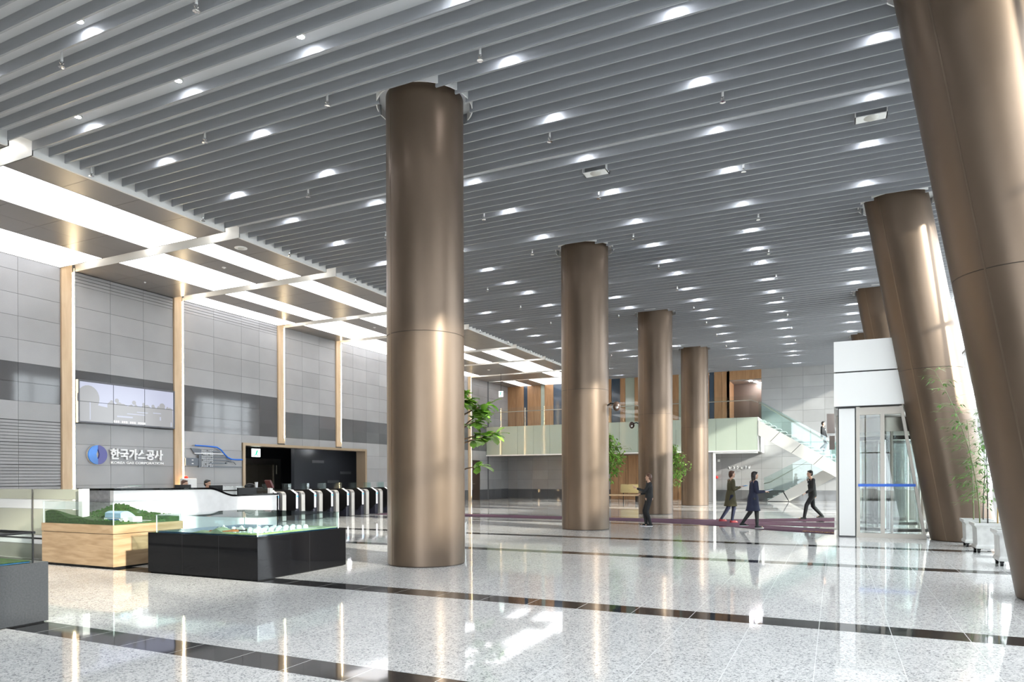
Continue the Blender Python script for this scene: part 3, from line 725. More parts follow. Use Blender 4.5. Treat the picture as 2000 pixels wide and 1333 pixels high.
# small wall devices in the recess by the stairs
o = obj('alarm_bell', MB().lathe((-6.72, YF-0.13, 1.42), [(0.03, -0.09), (0.09, -0.07), (0.1, 0), (0.09, 0.07), (0.03, 0.09)], 16), mat('alarm_red', (0.6, 0.01, 0.01), 0.35), smooth=True)
tag(o, 'small red alarm on the grey wall behind the walking people', 'alarm')
o = obj('wall_sensor', MB().box(-6.66, -6.52, YF-0.05, YF, 2.38, 2.53), M_WHITE)
tag(o, 'small white square sensor high on the grey wall beside the white frame', 'sensor')
def text_mesh(name, body, size, depth, m, parent, loc, rot, align='LEFT', sx=1.0, bold=0.0):
    cu = bpy.data.curves.new(name, 'FONT'); cu.body = body; cu.size = size; cu.extrude = depth; cu.align_x = align; cu.offset = bold
    tmp = bpy.data.objects.new(name+'_tmp', cu); C.objects.link(tmp)
    dg = bpy.context.evaluated_depsgraph_get(); dg.update()
    me = bpy.data.meshes.new_from_object(tmp.evaluated_get(dg), depsgraph=dg)
    bpy.data.objects.remove(tmp); me.materials.clear(); me.materials.append(m)
    M = Matrix.Rotation(rot[2], 4, 'Z') @ Matrix.Rotation(rot[0], 4, 'X') @ Matrix.Diagonal((sx, 1, 1, 1))
    me.transform(M)
    o = bpy.data.objects.new(name, me); C.objects.link(o)
    if parent is not None:
        o.parent = parent; o.location = Vector(loc) - parent.location
    else: o.location = loc
    return o
M_LETTER = mat('letter_white', (0.95, 0.95, 0.95), 0.4)
# unreadable row of small white characters: drawn as short strokes
t = thing('wall_lettering', 'row of small white characters on the grey wall above the walking women', 'sign', (-5.4, YF-0.03, 2.0))
random.seed(3)
for i in range(6):
    mb = MB(); x = -6.0+i*0.23
    for k in range(3):
        p = (x+random.uniform(0, 0.13), YF-0.02, 1.93+random.uniform(0, 0.18)); qq = (x+random.uniform(0, 0.13), YF-0.02, 1.93+random.uniform(0, 0.18))
        mb.cap(p, qq, 0.014, 0.014, 6)
    obj('character', mb, M_LETTER, t)

# ------------------------------------------------------------------ purple carpet runners
car = [(-16.9, 22.75), (-12.5, 22.85), (-6.5, 22.6), (-3.2, 21.5), (-1.75, 20.35), (-0.04, 19.5), (-0.04, 21.1), (-2.6, 22.35), (-0.04, 22.2), (-0.04, 24.05), (-2.5, 23.85), (-0.04, 25.1), (-0.04, 26.9), (-2.6, 25.1), (-3.8, 24.3), (-6.5, 24.05), (-12.5, 24.25), (-16.9, 24.3)]
o = obj('carpet_runner', MB().prism(car, 'z', 0.001, 0.012), M_CARPET)
tag(o, 'purple carpet runner crossing the hall and forking into three towards the glass entrance', 'carpet')
o = text_mesh('mat_lettering', '한국가스공사', 0.20, 0.001, mat('mat_gold', (0.85, 0.48, 0.12), 0.7), None, (-0.85, 20.12, 0.013), (0, 0, math.radians(-24)), sx=0.8)
tag(o, 'orange lettering on the nearest arm of the purple carpet', 'lettering')

# ------------------------------------------------------------------ glass entrance with revolving doors
M_DSTEEL = mat('door_steel', (0.34, 0.315, 0.28), 0.36, metal=0.55)
V = thing('entrance_vestibule', 'white topped glass entrance box with revolving doors and a slanted steel edge', 'entrance', (1.0, 18.85, 0))
XE = lambda z: 1.955 - 0.152*z       # slanted right edge
yf = 18.72
obj('upper_panel', MB().prism([(-0.03, 3.22), (XE(3.22)+0.02, 3.22), (XE(4.04)+0.03, 4.04), (-0.03, 4.04)], 'y', yf, yf+0.06), M_WPANEL, V)
obj('upper_panel', MB().prism([(-0.03, 4.075), (XE(4.075)+0.03, 4.075), (XE(4.82)+0.09, 4.82), (-0.03, 4.82)], 'y', yf, yf+0.06), M_WPANEL, V)
obj('upper_backing', MB().prism([(0.0, 3.2), (XE(3.2)-0.03, 3.2), (XE(4.8)-0.0, 4.8), (0.0, 4.8)], 'y', yf+0.06, yf+0.3), M_BLACKMETAL, V)
for i in range(5):
    a = yf+0.04+i*1.65
    for (z0, z1) in ((3.22, 4.04), (4.075, 4.82)):
        obj('upper_panel', MB().box(-0.03, 0.02, a+0.01 if i else a+0.03, a+1.64, z0, z1), M_WPANEL, V)
obj('roof', MB().box(0.02, 1.15, yf+0.3, 26.95, 4.70, 4.78), M_BLACKMETAL, V)
obj('roof_vent', MB().box(0.25, 0.7, 19.1, 19.7, 4.78, 4.86), M_BLACKMETAL, V)
obj('ceiling_panel', MB().box(0.02, 3.75, 19.6, 26.95, 3.22, 3.28), M_WHITE, V)
obj('side_panel', MB().box(0.08, 0.43, 18.82, 18.98, 0.03, 3.17), M_WPANEL, V)
obj('shadow_gap', MB().box(0.06, 0.455, 18.86, 19.0, 0.0, 3.2), M_BLACKMETAL, V)
fr = MB().box(0.46, 0.54, 18.83, 18.93, 0, 3.2).box(0.54, XE(0)-0.03, 18.83, 18.93, 0.0, 0.11)
fr.prism([(0.54, 3.0), (XE(3.0)-0.03, 3.0), (XE(3.18)-0.03, 3.18), (0.54, 3.18)], 'y', 18.83, 18.93)
fr.prism([(XE(0)-0.075, 0), (XE(0)-0.01, 0), (XE(3.19)-0.01, 3.19), (XE(3.19)-0.075, 3.19)], 'y', 18.82, 18.94)
obj('steel_frame', fr, M_DSTEEL, V)
obj('centre_post', MB().box(0.985, 1.075, 18.84, 18.93, 0.11, 3.0), M_DSTEEL, V)
obj('glass_pane', MB().box(0.54, 0.985, 18.87, 18.885, 0.11, 3.0), M_GLASS, V)
obj('glass_pane', MB().prism([(1.075, 0.11), (XE(0.11)-0.07, 0.11), (XE(3.0)-0.07, 3.0), (1.075, 3.0)], 'y', 18.87, 18.885), M_GLASS, V)
obj('blue_push_bar', MB().box(0.50, 1.72, 18.78, 18.81, 1.245, 1.31).box(0.6, 0.64, 18.81, 18.84, 1.26, 1.295).box(1.60, 1.64, 18.81, 18.84, 1.26, 1.295), mat('bar_blue', (0.01, 0.12, 0.62), 0.35), V)
def drum(cx_, cy_, r):
    n = 48
    for (a0, a1) in ((-150, -30), (30, 150)):
        k = 16; pts = [math.radians(a0+(a1-a0)*i/k) for i in range(k+1)]
        mb = MB()
        out = [(cx_+r*math.cos(a), cy_+r*math.sin(a)) for a in pts] + [(cx_+(r-0.015)*math.cos(a), cy_+(r-0.015)*math.sin(a)) for a in reversed(pts)]
        mb.prism(out, 'z', 0.05, 2.6); obj('curved_glass', mb, M_GLASS, V, smooth=True)
        mb = MB()
        for a in (pts[0], pts[k//2], pts[-1]): mb.cyl((cx_+r*math.cos(a), cy_+r*math.sin(a), 0), (cx_+r*math.cos(a), cy_+r*math.sin(a), 2.6), 0.03, n=10)
        obj('drum_post', mb, M_DSTEEL, V, smooth=True)
    ring = lambda rr, z: [(cx_+rr*math.cos(2*PI*i/n), cy_+rr*math.sin(2*PI*i/n), z) for i in range(n)]
    obj('drum_canopy', MB().rings([ring(r+0.03, 2.6), ring(r+0.03, 2.95)]), M_DSTEEL, V, smooth=True)
    for a in (20, 140, 260):
        a = math.radians(a); c, s_ = math.cos(a), math.sin(a)
        P2 = lambda d, w: (cx_+d*c-w*s_, cy_+d*s_+w*c)
        w = MB().prism([P2(0.06, -0.006), P2(r-0.12, -0.006), P2(r-0.12, 0.006), P2(0.06, 0.006)], 'z', 0.12, 2.45)
        g = obj('door_wing', w, M_GLASS, V)
        fm = MB()
        for d in (0.03, r-0.10): fm.prism([P2(d, -0.02), P2(d+0.05, -0.02), P2(d+0.05, 0.02), P2(d, 0.02)], 'z', 0.04, 2.55)
        for (z0, z1) in ((0.04, 0.12), (2.45, 2.55)): fm.prism([P2(0.06, -0.02), P2(r-0.08, -0.02), P2(r-0.08, 0.02), P2(0.06, 0.02)], 'z', z0, z1)
        obj('wing_frame', fm, M_BLACKMETAL, V)
drum(1.25, 20.3, 1.05); drum(1.25, 23.1, 1.05); drum(1.25, 25.9, 0.98)
for yy in (21.45, 21.95, 24.25, 24.75, 26.95):
    obj('side_post', MB().box(0.02, 0.10, yy-0.05, yy+0.05, 0, 3.2), M_DSTEEL, V)
t = thing('wall_box', 'pair of small taupe boxes on the entrance edge near the stairs', 'box', (-0.1, 27.4, 3.0))
obj('box', MB().box(-0.28, -0.02, 27.35, 27.55, 3.05, 3.75), mat('taupe_box', (0.33, 0.28, 0.26), 0.5), t)
obj('box', MB().box(-0.20, -0.02, 27.35, 27.55, 2.45, 2.95), MATS['taupe_box'], t)

# ------------------------------------------------------------------ planters with bamboo
def planter(x, y, s, h, label, canes):
    t = thing('bamboo_planter', label, 'planter', (x, y, 0), 'stone planters with bamboo beside the leaning columns')
    def sq(r, z): return [(x-r, y-r, z), (x+r, y-r, z), (x+r, y+r, z), (x-r, y+r, z)]
    z0 = 0.085
    obj('pot', MB().rings([sq(s*0.88, z0), sq(s*0.88, z0+0.05), sq(s*0.80, z0+0.08), sq(s*0.84, z0+h*0.80), sq(s*0.95, z0+h*0.88), sq(s, z0+h*0.90), sq(s, z0+h), sq(s*0.86, z0+h), sq(s*0.84, z0+h-0.06)]), M_PLANTER, t, bevel=0.008)
    obj('soil', MB().box(x-s*0.83, x+s*0.83, y-s*0.83, y+s*0.83, z0+h-0.07, z0+h-0.05), M_SOIL, t)
    for dx in (-1, 1):
        for dy in (-1, 1):
            cxx, cyy = x+dx*s*0.7, y+dy*s*0.7
            obj('caster', MB().cyl((cxx-0.02, cyy, 0.04), (cxx+0.02, cyy, 0.04), 0.04, n=12).box(cxx-0.03, cxx+0.03, cyy-0.03, cyy+0.03, 0.06, z0), M_BLACKMETAL, t)
    lf = MB()
    for (dx, dy, hh, bend, m, zl) in canes:
        pts = []; k = 14
        for i in range(k+1):
            u = i/k; pts.append((x+dx+bend[0]*u*u, y+dy+bend[1]*u*u, z0+h-0.08+hh*u))
        rs = [0.014*(1-0.75*i/k) for i in range(k+1)]
        obj('cane', MB().tube(pts, rs, 7), m, t, smooth=True)
        nb = int(hh*26)
        for i in range(nb):
            u = random.uniform(zl, 1.0); p = Vector((x+dx+bend[0]*u*u, y+dy+bend[1]*u*u, z0+h-0.08+hh*u))
            az = random.uniform(0, 2*PI); L = random.uniform(0.14, 0.50)*(1.1-0.30*u)
            tip = p + Vector((math.cos(az)*L, math.sin(az)*L, random.uniform(0.0, 0.12)))
            lf.tube([p, (p+tip)/2+Vector((0, 0, 0.02)), tip], 0.0018, 3)
            for j in range(random.randint(3, 6)):
                v = random.uniform(0.4, 1.0); b = p.lerp(tip, v); a2 = az+random.uniform(-0.9, 0.9); ll = random.uniform(0.09, 0.17)
                d_ = Vector((math.cos(a2), math.sin(a2), random.uniform(-0.9, 0.1))).normalized()
                sd_ = d_.cross(Vector((0, 0, 1))).normalized()*ll*0.11
                lf.add([b, b+d_*ll*0.35+sd_, b+d_*ll, b+d_*ll*0.35-sd_], [(0, 1, 2, 3)])
    obj('bamboo_leaves', lf, M_BAMBOO_LEAF, t)
random.seed(11)
planter(2.72, 16.15, 0.29, 0.50, 'pale stone planter on castors holding the tallest bamboo, middle of three', [(-0.15, 0, 3.15, (-0.75, 0.1), M_CANE, 0.12), (0.0, 0.12, 2.3, (-0.05, 0), M_CANEK, 0.15), (0.15, 0.05, 2.4, (0.05, 0), M_CANEY, 0.25)])
planter(2.70, 17.35, 0.27, 0.50, 'pale stone planter with thin bamboo, farthest of three beside the leaning columns', [(-0.05, 0, 2.2, (-0.1, 0.1), M_CANE, 0.2), (0.12, 0, 1.9, (0.1, 0), M_CANEK, 0.2)])
planter(2.68, 13.95, 0.27, 0.52, 'pale stone planter half hidden behind the nearest leaning column', [(0.1, 0, 2.5, (0.3, 0.0), M_CANEK, 0.2), (0.16, 0.1, 2.1, (0.2, 0), M_CANE, 0.2)])

# ------------------------------------------------------------------ indoor trees between the columns
def pot(t, x, y, r, h):
    obj('pot', MB().lathe((x, y, 0), [(r*0.8, 0.0), (r*0.95, h*0.5), (r, h), (r*0.9, h), (r*0.86, h-0.05)], 32), M_PLANTER, t, smooth=True)
    obj('soil', MB().cyl((x, y, h-0.06), (x, y, h-0.04), r*0.86, n=24), M_SOIL, t)
def leaf(mb, b, d, L, w, curl=0.15):
    """broad leaf blade from b along d, folded slightly at the midrib"""
    d = d.normalized(); sd_ = d.cross(Vector((0, 0, 1)))
    sd_ = sd_.normalized() if sd_.length > 1e-3 else Vector((1, 0, 0)); up = sd_.cross(d).normalized()
    prof = [(0.0, 0.02), (0.18, 0.28), (0.40, 0.38), (0.65, 0.50), (0.85, 0.42), (1.0, 0.06)]
    vs = []; fs = []
    for (u, ww) in prof:
        c = b + d*(L*u) - Vector((0, 0, 1))*(curl*L*u*u)
        vs += [c - sd_*(w*ww) + up*0.02*w, c - up*0.10*w, c + sd_*(w*ww) + up*0.02*w]
    for i in range(len(prof)-1):
        for j in range(2): fs.append((i*3+j, i*3+j+1, (i+1)*3+j+1, (i+1)*3+j))
    mb.add(vs, fs)
random.seed(5)
tx, ty = -7.80, 13.4
t = thing('fiddle_leaf_tree', 'broad leaved indoor tree showing right of the nearest upright column', 'tree', (tx, ty, 0))
pot(t, tx, ty, 0.30, 0.5)
tr = MB().tube([(tx, ty, 0.4), (tx+0.05, ty, 1.5), (tx-0.02, ty+0.05, 2.4), (tx+0.05, ty, 3.4)], [0.05, 0.045, 0.035, 0.02], 10)
lm = MB()
for (z0, az, L, up) in ((1.6, -0.1, 0.72, 0.22), (2.2, 0.4, 0.95, 0.3), (2.5, -0.3, 0.95, 0.3), (2.6, 1.9, 0.5, 0.4), (2.7, 3.3, 0.5, 0.4), (2.8, 0.1, 0.95, 0.4), (2.3, 0.1, 1.0, 0.2), (2.45, 0.0, 0.75, 0.7), (3.0, -1.3, 0.4, 0.5), (3.1, 0.9, 0.4, 0.5), (3.3, 0.2, 0.2, 0.35), (2.4, 4.6, 0.45, 0.3)):
    p = Vector((tx+0.02, ty, z0)); q_ = p + Vector((math.cos(az)*L, math.sin(az)*L, up*L))
    tr.tube([p, (p+q_)/2+Vector((0, 0, 0.03)), q_], [0.02, 0.015, 0.008], 6)
    for j in range(17 if z0 > 2 else 6):
        u = random.uniform(0.45, 1.05) if z0 > 2 else random.uniform(0.75, 1.05)
        b = p.lerp(q_, u); a2 = az+random.uniform(-1.6, 1.6)
        leaf(lm, b, Vector((math.cos(a2), math.sin(a2), random.uniform(-0.4, 0.9))), random.uniform(0.20, 0.32), random.uniform(0.15, 0.22), random.uniform(0.1, 0.5))
obj('trunk', tr, M_BARK, t, smooth=True); obj('foliage', lm, M_LEAF, t, smooth='full')
def ficus(x, y, z0, z1, R, label, n):
    t = thing('weeping_fig_tree', label, 'tree', (x, y, 0))
    pot(t, x, y, 0.20, 0.40)
    tr = MB().tube([(x, y, 0.35), (x+0.03, y, z0+0.2), (x, y, z1-0.2)], [0.04, 0.03, 0.012], 8); lm = MB()
    for i in range(n):
        z = random.uniform(z0+0.3, z1); az = random.uniform(0, 2*PI); env = math.sin(PI*min(1, max(0.12, (z-z0)/(z1-z0+0.1))))**0.6
        L = R*env*random.uniform(0.5, 1.0); p = Vector((x, y, min(z, z1-0.25))); q_ = Vector((x+math.cos(az)*L, y+math.sin(az)*L, z-random.uniform(0.0, 0.35)))
        mid = (p+q_)/2+Vector((0, 0, 0.10)); tr.tube([p, mid, q_], [0.008, 0.006, 0.003], 4)
        for j in range(16):
            u = random.uniform(0.3, 1.0); b = (p*(1-u)+q_*u)+Vector((random.uniform(-.08, .08), random.uniform(-.08, .08), random.uniform(-.08, .08)))
            a2 = random.uniform(0, 2*PI); leaf(lm, b, Vector((math.cos(a2), math.sin(a2), random.uniform(-1.2, 0.3))), random.uniform(0.09, 0.14), 0.06)
    obj('trunk', tr, M_BARK, t, smooth=True); obj('foliage', lm, M_LEAF2, t, smooth='full')
ficus(-6.93, 21.5, 1.35, 3.0, 1.05, 'small leaved tree showing right of the second upright column', 120)
ficus(-6.62, 30.0, 1.05, 3.0, 1.0, 'small leaved tree between the third and fourth upright columns', 110)

# ------------------------------------------------------------------ cameras on the columns, hanging exit sign
for (x, y, z, sgn, lb) in ((-6.555+0.66, 18.84, 3.50, 1, 'dark dome camera on an arm, right side of the second column'), (-6.555-0.60, 27.2, 3.58, -1, 'dark dome camera on a short arm, left side of the third column')):
    t = thing('security_camera', lb, 'camera', (x, y, z))
    obj('arm', MB().tube([(x-0.02*sgn, y, z+0.02), (x+0.12*sgn, y-0.02, z+0.10), (x+0.26*sgn, y-0.04, z+0.06)], 0.022, 8), M_BLACKMETAL, t, smooth=True)
    obj('dome', MB().ell((x+0.30*sgn, y-0.05, z), (0.11, 0.11, 0.14)), mat('camera_brown', (0.07, 0.045, 0.035), 0.25), t, smooth=True)
    obj('lens', MB().ell((x+0.30*sgn+0.03, y-0.14, z-0.04), (0.045, 0.03, 0.045)), M_CHROME, t, smooth=True)
t = thing('exit_sign', 'small green exit sign hanging from the soffit near the far balcony', 'sign', (-18.7, 38.05, 7.0))
obj('sign_box', MB().box(-18.85, -18.58, 38.0, 38.08, 6.45, 6.8), MATS['exit_white'], t)
obj('running_figure', MB().ell((-18.70, 37.985, 6.73), (0.035, 0.01, 0.035)).cap((-18.71, 37.985, 6.7), (-18.73, 37.985, 6.6), 0.03, 0.025).cap((-18.73, 37.985, 6.6), (-18.65, 37.985, 6.52), 0.02, 0.015).cap((-18.73, 37.985, 6.6), (-18.80, 37.985, 6.52), 0.02, 0.015), MATS['exit_green'], t)
obj('hanger', MB().cyl((-18.72, 38.04, 6.8), (-18.72, 38.04, ZS+0.02), 0.012), M_BLACKMETAL, t)

# ------------------------------------------------------------------ company sign, relief map, video wall on the stone
xs = XW+0.035
t = thing('company_sign', 'blue round emblem with white Korean and English lettering on the stone wall', 'sign', (XW, 15.1, 2.2))
cy0, cz0, R_ = 14.00, 2.26, 0.305
def half(side):
    mb = MB(); n = 28; pts = []
    for i in range(n+1):
        a = PI/2 + side*PI*i/n; pts.append((cy0 + R_*math.cos(a), cz0 + R_*math.sin(a)))
    inner = [(cy0, cz0-R_*0.45), (cy0-side*0.035, cz0-0.07), (cy0-side*0.052, cz0+0.02), (cy0-side*0.03, cz0+0.10), (cy0-side*0.006, cz0+0.18)]
    pts += inner
    if side > 0: pts = pts
    return mb.prism(pts, 'x', xs, xs+0.05)
obj('emblem_light_half', half(1), mat('emblem_light', (0.05, 0.24, 0.72), 0.25, noise=0.35, nscale=1.4), t)
obj('emblem_dark_half', half(-1), mat('emblem_dark', (0.055, 0.055, 0.30), 0.25), t)
obj('emblem_rim', MB().cyl((XW, cy0, cz0), (XW+0.035, cy0, cz0), R_+0.01, n=48), mat('rim_cream', (0.6, 0.55, 0.45), 0.4), t, smooth=True)
text_mesh('korean_lettering', '한국가스공사', 0.37, 0.02, M_LETTER, t, (xs+0.02, 14.42, 2.165), (PI/2, 0, PI/2), sx=0.93, bold=0.012)
text_mesh('english_lettering', 'KOREA GAS CORPORATION', 0.105, 0.015, M_LETTER, t, (xs+0.02, 14.44, 1.985), (PI/2, 0, PI/2), sx=1.42, bold=0.003)

t = thing('relief_map', 'grey steel relief with a curving blue pipe on the stone wall', 'wall relief', (XW, 18.5, 2.2))
M_REL = mat('relief_grey', (0.13, 0.15, 0.18), 0.35); M_REL2 = mat('relief_light', (0.50, 0.52, 0.55), 0.35)
rel = MB()
Rb = lambda y0, y1, z0, z1, d=0.03: rel.box(xs-0.02, xs+d, y0, y1, z0, z1)
rel.prism([(17.48, 2.60), (17.9, 2.58), (17.95, 2.35), (17.68, 2.36)], 'x', xs-0.02, xs+0.02)
Rb(17.25, 17.85, 1.96, 2.24); Rb(17.80, 17.88, 1.90, 2.36, 0.05); Rb(18.0, 19.85, 1.91, 1.95)
for (a, b, z) in ((18.25, 19.3, 2.15), (18.3, 19.0, 2.04), (18.4, 19.1, 2.27), (18.4, 18.95, 2.37), (18.45, 18.8, 2.47), (19.05, 19.12, 2.05)): Rb(a, b, z, z+0.05)
obj('grey_bars', rel, M_REL, t)
tb = MB(); random.seed(9)
for i in range(7):
    for j in range(9):
        if random.random() < 0.85: tb.box(xs, xs+0.035, 17.93+i*0.075, 17.985+i*0.075, 1.93+j*0.072, 1.975+j*0.072)
obj('light_tiles', tb, M_REL2, t)
obj('white_bar', MB().box(xs, xs+0.05, 17.62, 18.95, 2.40, 2.43), M_LETTER, t)
obj('white_marks', MB().box(xs, xs+0.035, 17.5, 17.58, 2.15, 2.18).box(xs, xs+0.035, 17.5, 17.58, 2.02, 2.05), M_LETTER, t)
obj('curved_tube', MB().tube([(xs+0.04, 19.15, 2.14), (xs+0.04, 19.4, 2.13), (xs+0.04, 19.52, 2.02)], 0.015, 6), M_REL, t, smooth=True)
obj('blue_pipe', MB().tube([(xs+0.06, 17.63, 2.70), (xs+0.06, 18.2, 2.69), (xs+0.06, 18.60, 2.67), (xs+0.06, 18.78, 2.58), (xs+0.06, 18.95, 2.42), (xs+0.06, 19.1, 2.30), (xs+0.06, 19.28, 2.23), (xs+0.06, 19.55, 2.215), (xs+0.06, 19.82, 2.22)], 0.028, 8), mat('pipe_blue', (0.02, 0.17, 0.72), 0.3), t, smooth=True)

t = thing('video_wall', 'large wall screen showing grey silhouettes of a seated crowd', 'screen', (XW, 15.0, 3.9))
ya, yb, za, zb = 13.33, 16.74, 3.24, 4.57; xd = XW+0.14
obj('casing', MB().box(XW, xd-0.02, ya, yb, za, zb), M_BLACKMETAL, t)
fr = MB().box(xd-0.04, xd+0.02, ya, yb, zb-0.05, zb).box(xd-0.04, xd+0.02, ya, yb, za, za+0.05).box(xd-0.04, xd+0.02, ya, ya+0.05, za+0.05, zb-0.05).box(xd-0.04, xd+0.02, yb-0.05, yb, za+0.05, zb-0.05)
obj('frame', fr, mat('screen_frame_grey', (0.10, 0.10, 0.11), 0.3, metal=0.5), t, bevel=0.006)
yi0, yi1, zi0, zi1 = ya+0.05, yb-0.05, za+0.05, zb-0.05
def E_(nm, c, s_=0.52): return mat(nm, (0.02, 0.02, 0.02), 0.15, emit=c, es=s_)
obj('screen_picture', MB().box(xd-0.02, xd-0.006, yi0, yi1, zi0, zi1), E_('screen_sky', (0.66, 0.69, 0.88)), t)
mb = MB(); n = 24
mb.prism([(yi0+0.28+0.34*math.cos(2*PI*i/n)*(1.05), zi1-0.50+0.40*math.sin(2*PI*i/n)) for i in range(n)], 'x', xd-0.006, xd-0.001)
mb.prism([(yi0, zi0), (yi0+1.2, zi0), (yi0+0.95, zi1-0.75), (yi0+0.45, zi1-0.68), (yi0, zi1-0.7)], 'x', xd-0.006, xd-0.002)
random.seed(21)
line = [(yi0+1.0, zi0)]; yy = yi0+0.9
top = []
while yy < yi1: top.append((min(yy, yi1), 3.93+random.uniform(-0.05, 0.08))); yy += 0.07
line = [(top[0][0], zi0)] + top + [(yi1, zi0)]
mb.prism(line[::-1], 'x', xd-0.006, xd-0.003)
for (hy, hz, hr) in ((15.2, 4.02, 0.07), (15.55, 4.0, 0.05), (16.25, 3.99, 0.11), (14.6, 4.03, 0.07), (14.42, 3.98, 0.05), (16.55, 3.92, 0.05), (15.9, 3.96, 0.06)):
    mb.prism([(hy+hr*math.cos(2*PI*i/12), hz+hr*math.sin(2*PI*i/12)) for i in range(12)], 'x', xd-0.006, xd-0.0015)
obj('screen_crowd', mb, E_('screen_crowd', (0.46, 0.46, 0.47)), t)
mb = MB()
for (a, b, z, h) in ((14.6, 15.15, 3.50, 0.05), (14.95, 15.6, 3.62, 0.03), (15.3, 15.7, 3.70, 0.03), (15.9, 16.2, 3.72, 0.03), (16.15, 16.2, 3.5, 0.12), (16.58, 16.62, 3.3, 0.16), (13.7, 13.73, 3.35, 0.55)): mb.box(xd-0.001, xd+0.001, a, b, z, z+h)
obj('screen_tables', mb, E_('screen_tables', (0.62, 0.65, 0.80)), t)
mb = MB()
for i in range(16):
    if i in (3, 7, 11): continue
    for k in range(2): mb.box(xd, xd+0.002, 14.48+i*0.072, 14.53+i*0.072, 3.325+k*0.035, 3.345+k*0.035)
    mb.box(xd, xd+0.002, 14.49+i*0.072, 14.505+i*0.072, 3.32, 3.385)
obj('screen_subtitle', mb, E_('screen_text', (0.95, 0.95, 1.0), 1.1), t)
mb = MB().box(xd-0.002, xd+0.003, yi0, yi1, 3.90, 3.912)
for j in (1, 2): mb.box(xd-0.002, xd+0.003, yi0+(yi1-yi0)*j/3-0.006, yi0+(yi1-yi0)*j/3+0.006, zi0, zi1)
obj('bezel_lines', mb, M_BLACKMETAL, t)

# ------------------------------------------------------------------ reception counter and partition
t = thing('reception_counter', 'white marble reception counter with a black top that dips at its right end', 'counter', (-14.0, 12.0, 0))
prof = []
for i in range(13):
    u = i/12; sm = u*u*(3-2*u); prof.append((12.10+0.78*u, 1.235-0.195*sm))
top = [(9.62, 1.255)] + prof + [(14.42, 1.04)]
obj('front_panel', MB().prism([(9.62, 0.0), (14.42, 0.0)] + top[::-1], 'x', -14.12, -14.0), M_MARBLE, t, bevel=0.004)
tt = top + [(y, z+0.045) for (y, z) in reversed(top)]
obj('black_top', MB().prism(tt, 'x', -14.45, -13.985), M_BLACK, t)
obj('side_panel', MB().box(-15.15, -14.12, 9.62, 9.72, 0, 1.255), M_GREYMARBLE, t)
obj('side_top', MB().box(-15.2, -14.45, 9.60, 9.95, 1.255, 1.30), M_BLACK, t)
obj('inner_desk', MB().box(-14.95, -14.12, 9.75, 14.35, 0.72, 0.76), M_WPANEL, t)
obj('end_panel', MB().box(-14.9, -14.0, 14.36, 14.42, 0, 1.02), M_MARBLE, t)
t = thing('partition', 'low partition of beige glass and white bands left of the oak display case', 'partition', (-15.6, 7.9, 0))
M_BEI = mat('beige_glass', (0.52, 0.52, 0.42), 0.08)
for (z0, z1, m) in ((1.13, 1.32, M_BEI), (0.95, 1.125, M_WHITE), (0.45, 0.945, M_BEI), (0.40, 0.445, M_WHITE), (0.37, 0.395, M_BLACKMETAL), (0.28, 0.365, M_WHITE), (0.0, 0.275, mat('beige_dim', (0.27, 0.26, 0.22), 0.1))):
    nm = 'beige_panel' if m is M_BEI else ('white_band' if m is M_WHITE else ('dark_strip' if m is M_BLACKMETAL else 'kick_panel'))  # the black metal piece is a thin strip flush between white bands
    obj(nm, MB().box(-19.0, -12.42, 7.9, 7.98, z0, z1), m, t)
obj('divider', MB().box(-13.86, -13.82, 7.885, 7.9, 0, 1.32), M_STEEL, t)
obj('end_post', MB().box(-12.41, -12.30, 7.86, 7.99, 0, 1.33), M_WHITE, t)

# things on and behind the counter
def monitor(x, y, z, w, label, ry=0.0):
    t = thing('monitor', label, 'monitor', (x, y, z))
    obj('screen', MB().box(x-0.02, x+0.02, y-w/2, y+w/2, z+0.12, z+0.42), M_BLACKMETAL, t, bevel=0.005)
    obj('stand', MB().box(x-0.10, x+0.10, y-0.1, y+0.1, z, z+0.015).box(x-0.035, x-0.02, y-0.03, y+0.03, z+0.015, z+0.25), M_BLACKMETAL, t)
monitor(-14.75, 11.95, 0.93, 0.46, 'black monitor back just above the counter, left of the first receptionist')
monitor(-14.85, 13.05, 0.90, 0.42, 'black monitor behind the counter, left of the second receptionist')
monitor(-14.35, 13.62, 0.83, 0.62, 'large dark monitor back where the counter dips')
for o_ in (): pass
risers = MB()
t = thing('task_chair', 'black office chair with a headrest beside the dark monitor', 'chair', (-14.9, 14.15, 0))
obj('seat', MB().box(-15.15, -14.65, 13.9, 14.4-0.08, 0.52, 0.60), M_CLOTHK, t, bevel=0.02)
obj('backrest', MB().box(-14.74, -14.66, 13.93, 14.30, 0.66, 1.16), M_CLOTHK, t, bevel=0.03)
obj('headrest', MB().ell((-14.68, 14.05, 1.28), (0.06, 0.19, 0.085)), M_BLACKMETAL, t, smooth=True)
obj('gas_lift', MB().cyl((-14.9, 14.12, 0.08), (-14.9, 14.12, 0.52), 0.03), M_CHROME, t)
obj('star_base', MB().box(-15.2, -14.6, 14.09, 14.15, 0.03, 0.08).box(-14.93, -14.87, 13.82, 14.34, 0.03, 0.08), M_BLACKMETAL, t)
o = obj('paper_cup', MB().lathe((-14.55, 14.16, 1.245), [(0.035, 0), (0.045, 0.15), (0.042, 0.15)], 16), M_WHITE, smooth=True)
o.location.z = 0
tag(o, 'white paper cup on the ledge beside the chair headrest', 'cup')
t = thing('ledge_shelf', 'small dark shelf raised behind the low end of the counter', 'shelf', (-14.55, 14.16, 1.0))
obj('shelf', MB().box(-14.62, -14.46, 14.05, 14.30, 1.22, 1.245), M_BLACKMETAL, t); obj('bracket', MB().box(-14.60, -14.57, 14.15, 14.19, 0.76, 1.22), M_BLACKMETAL, t)
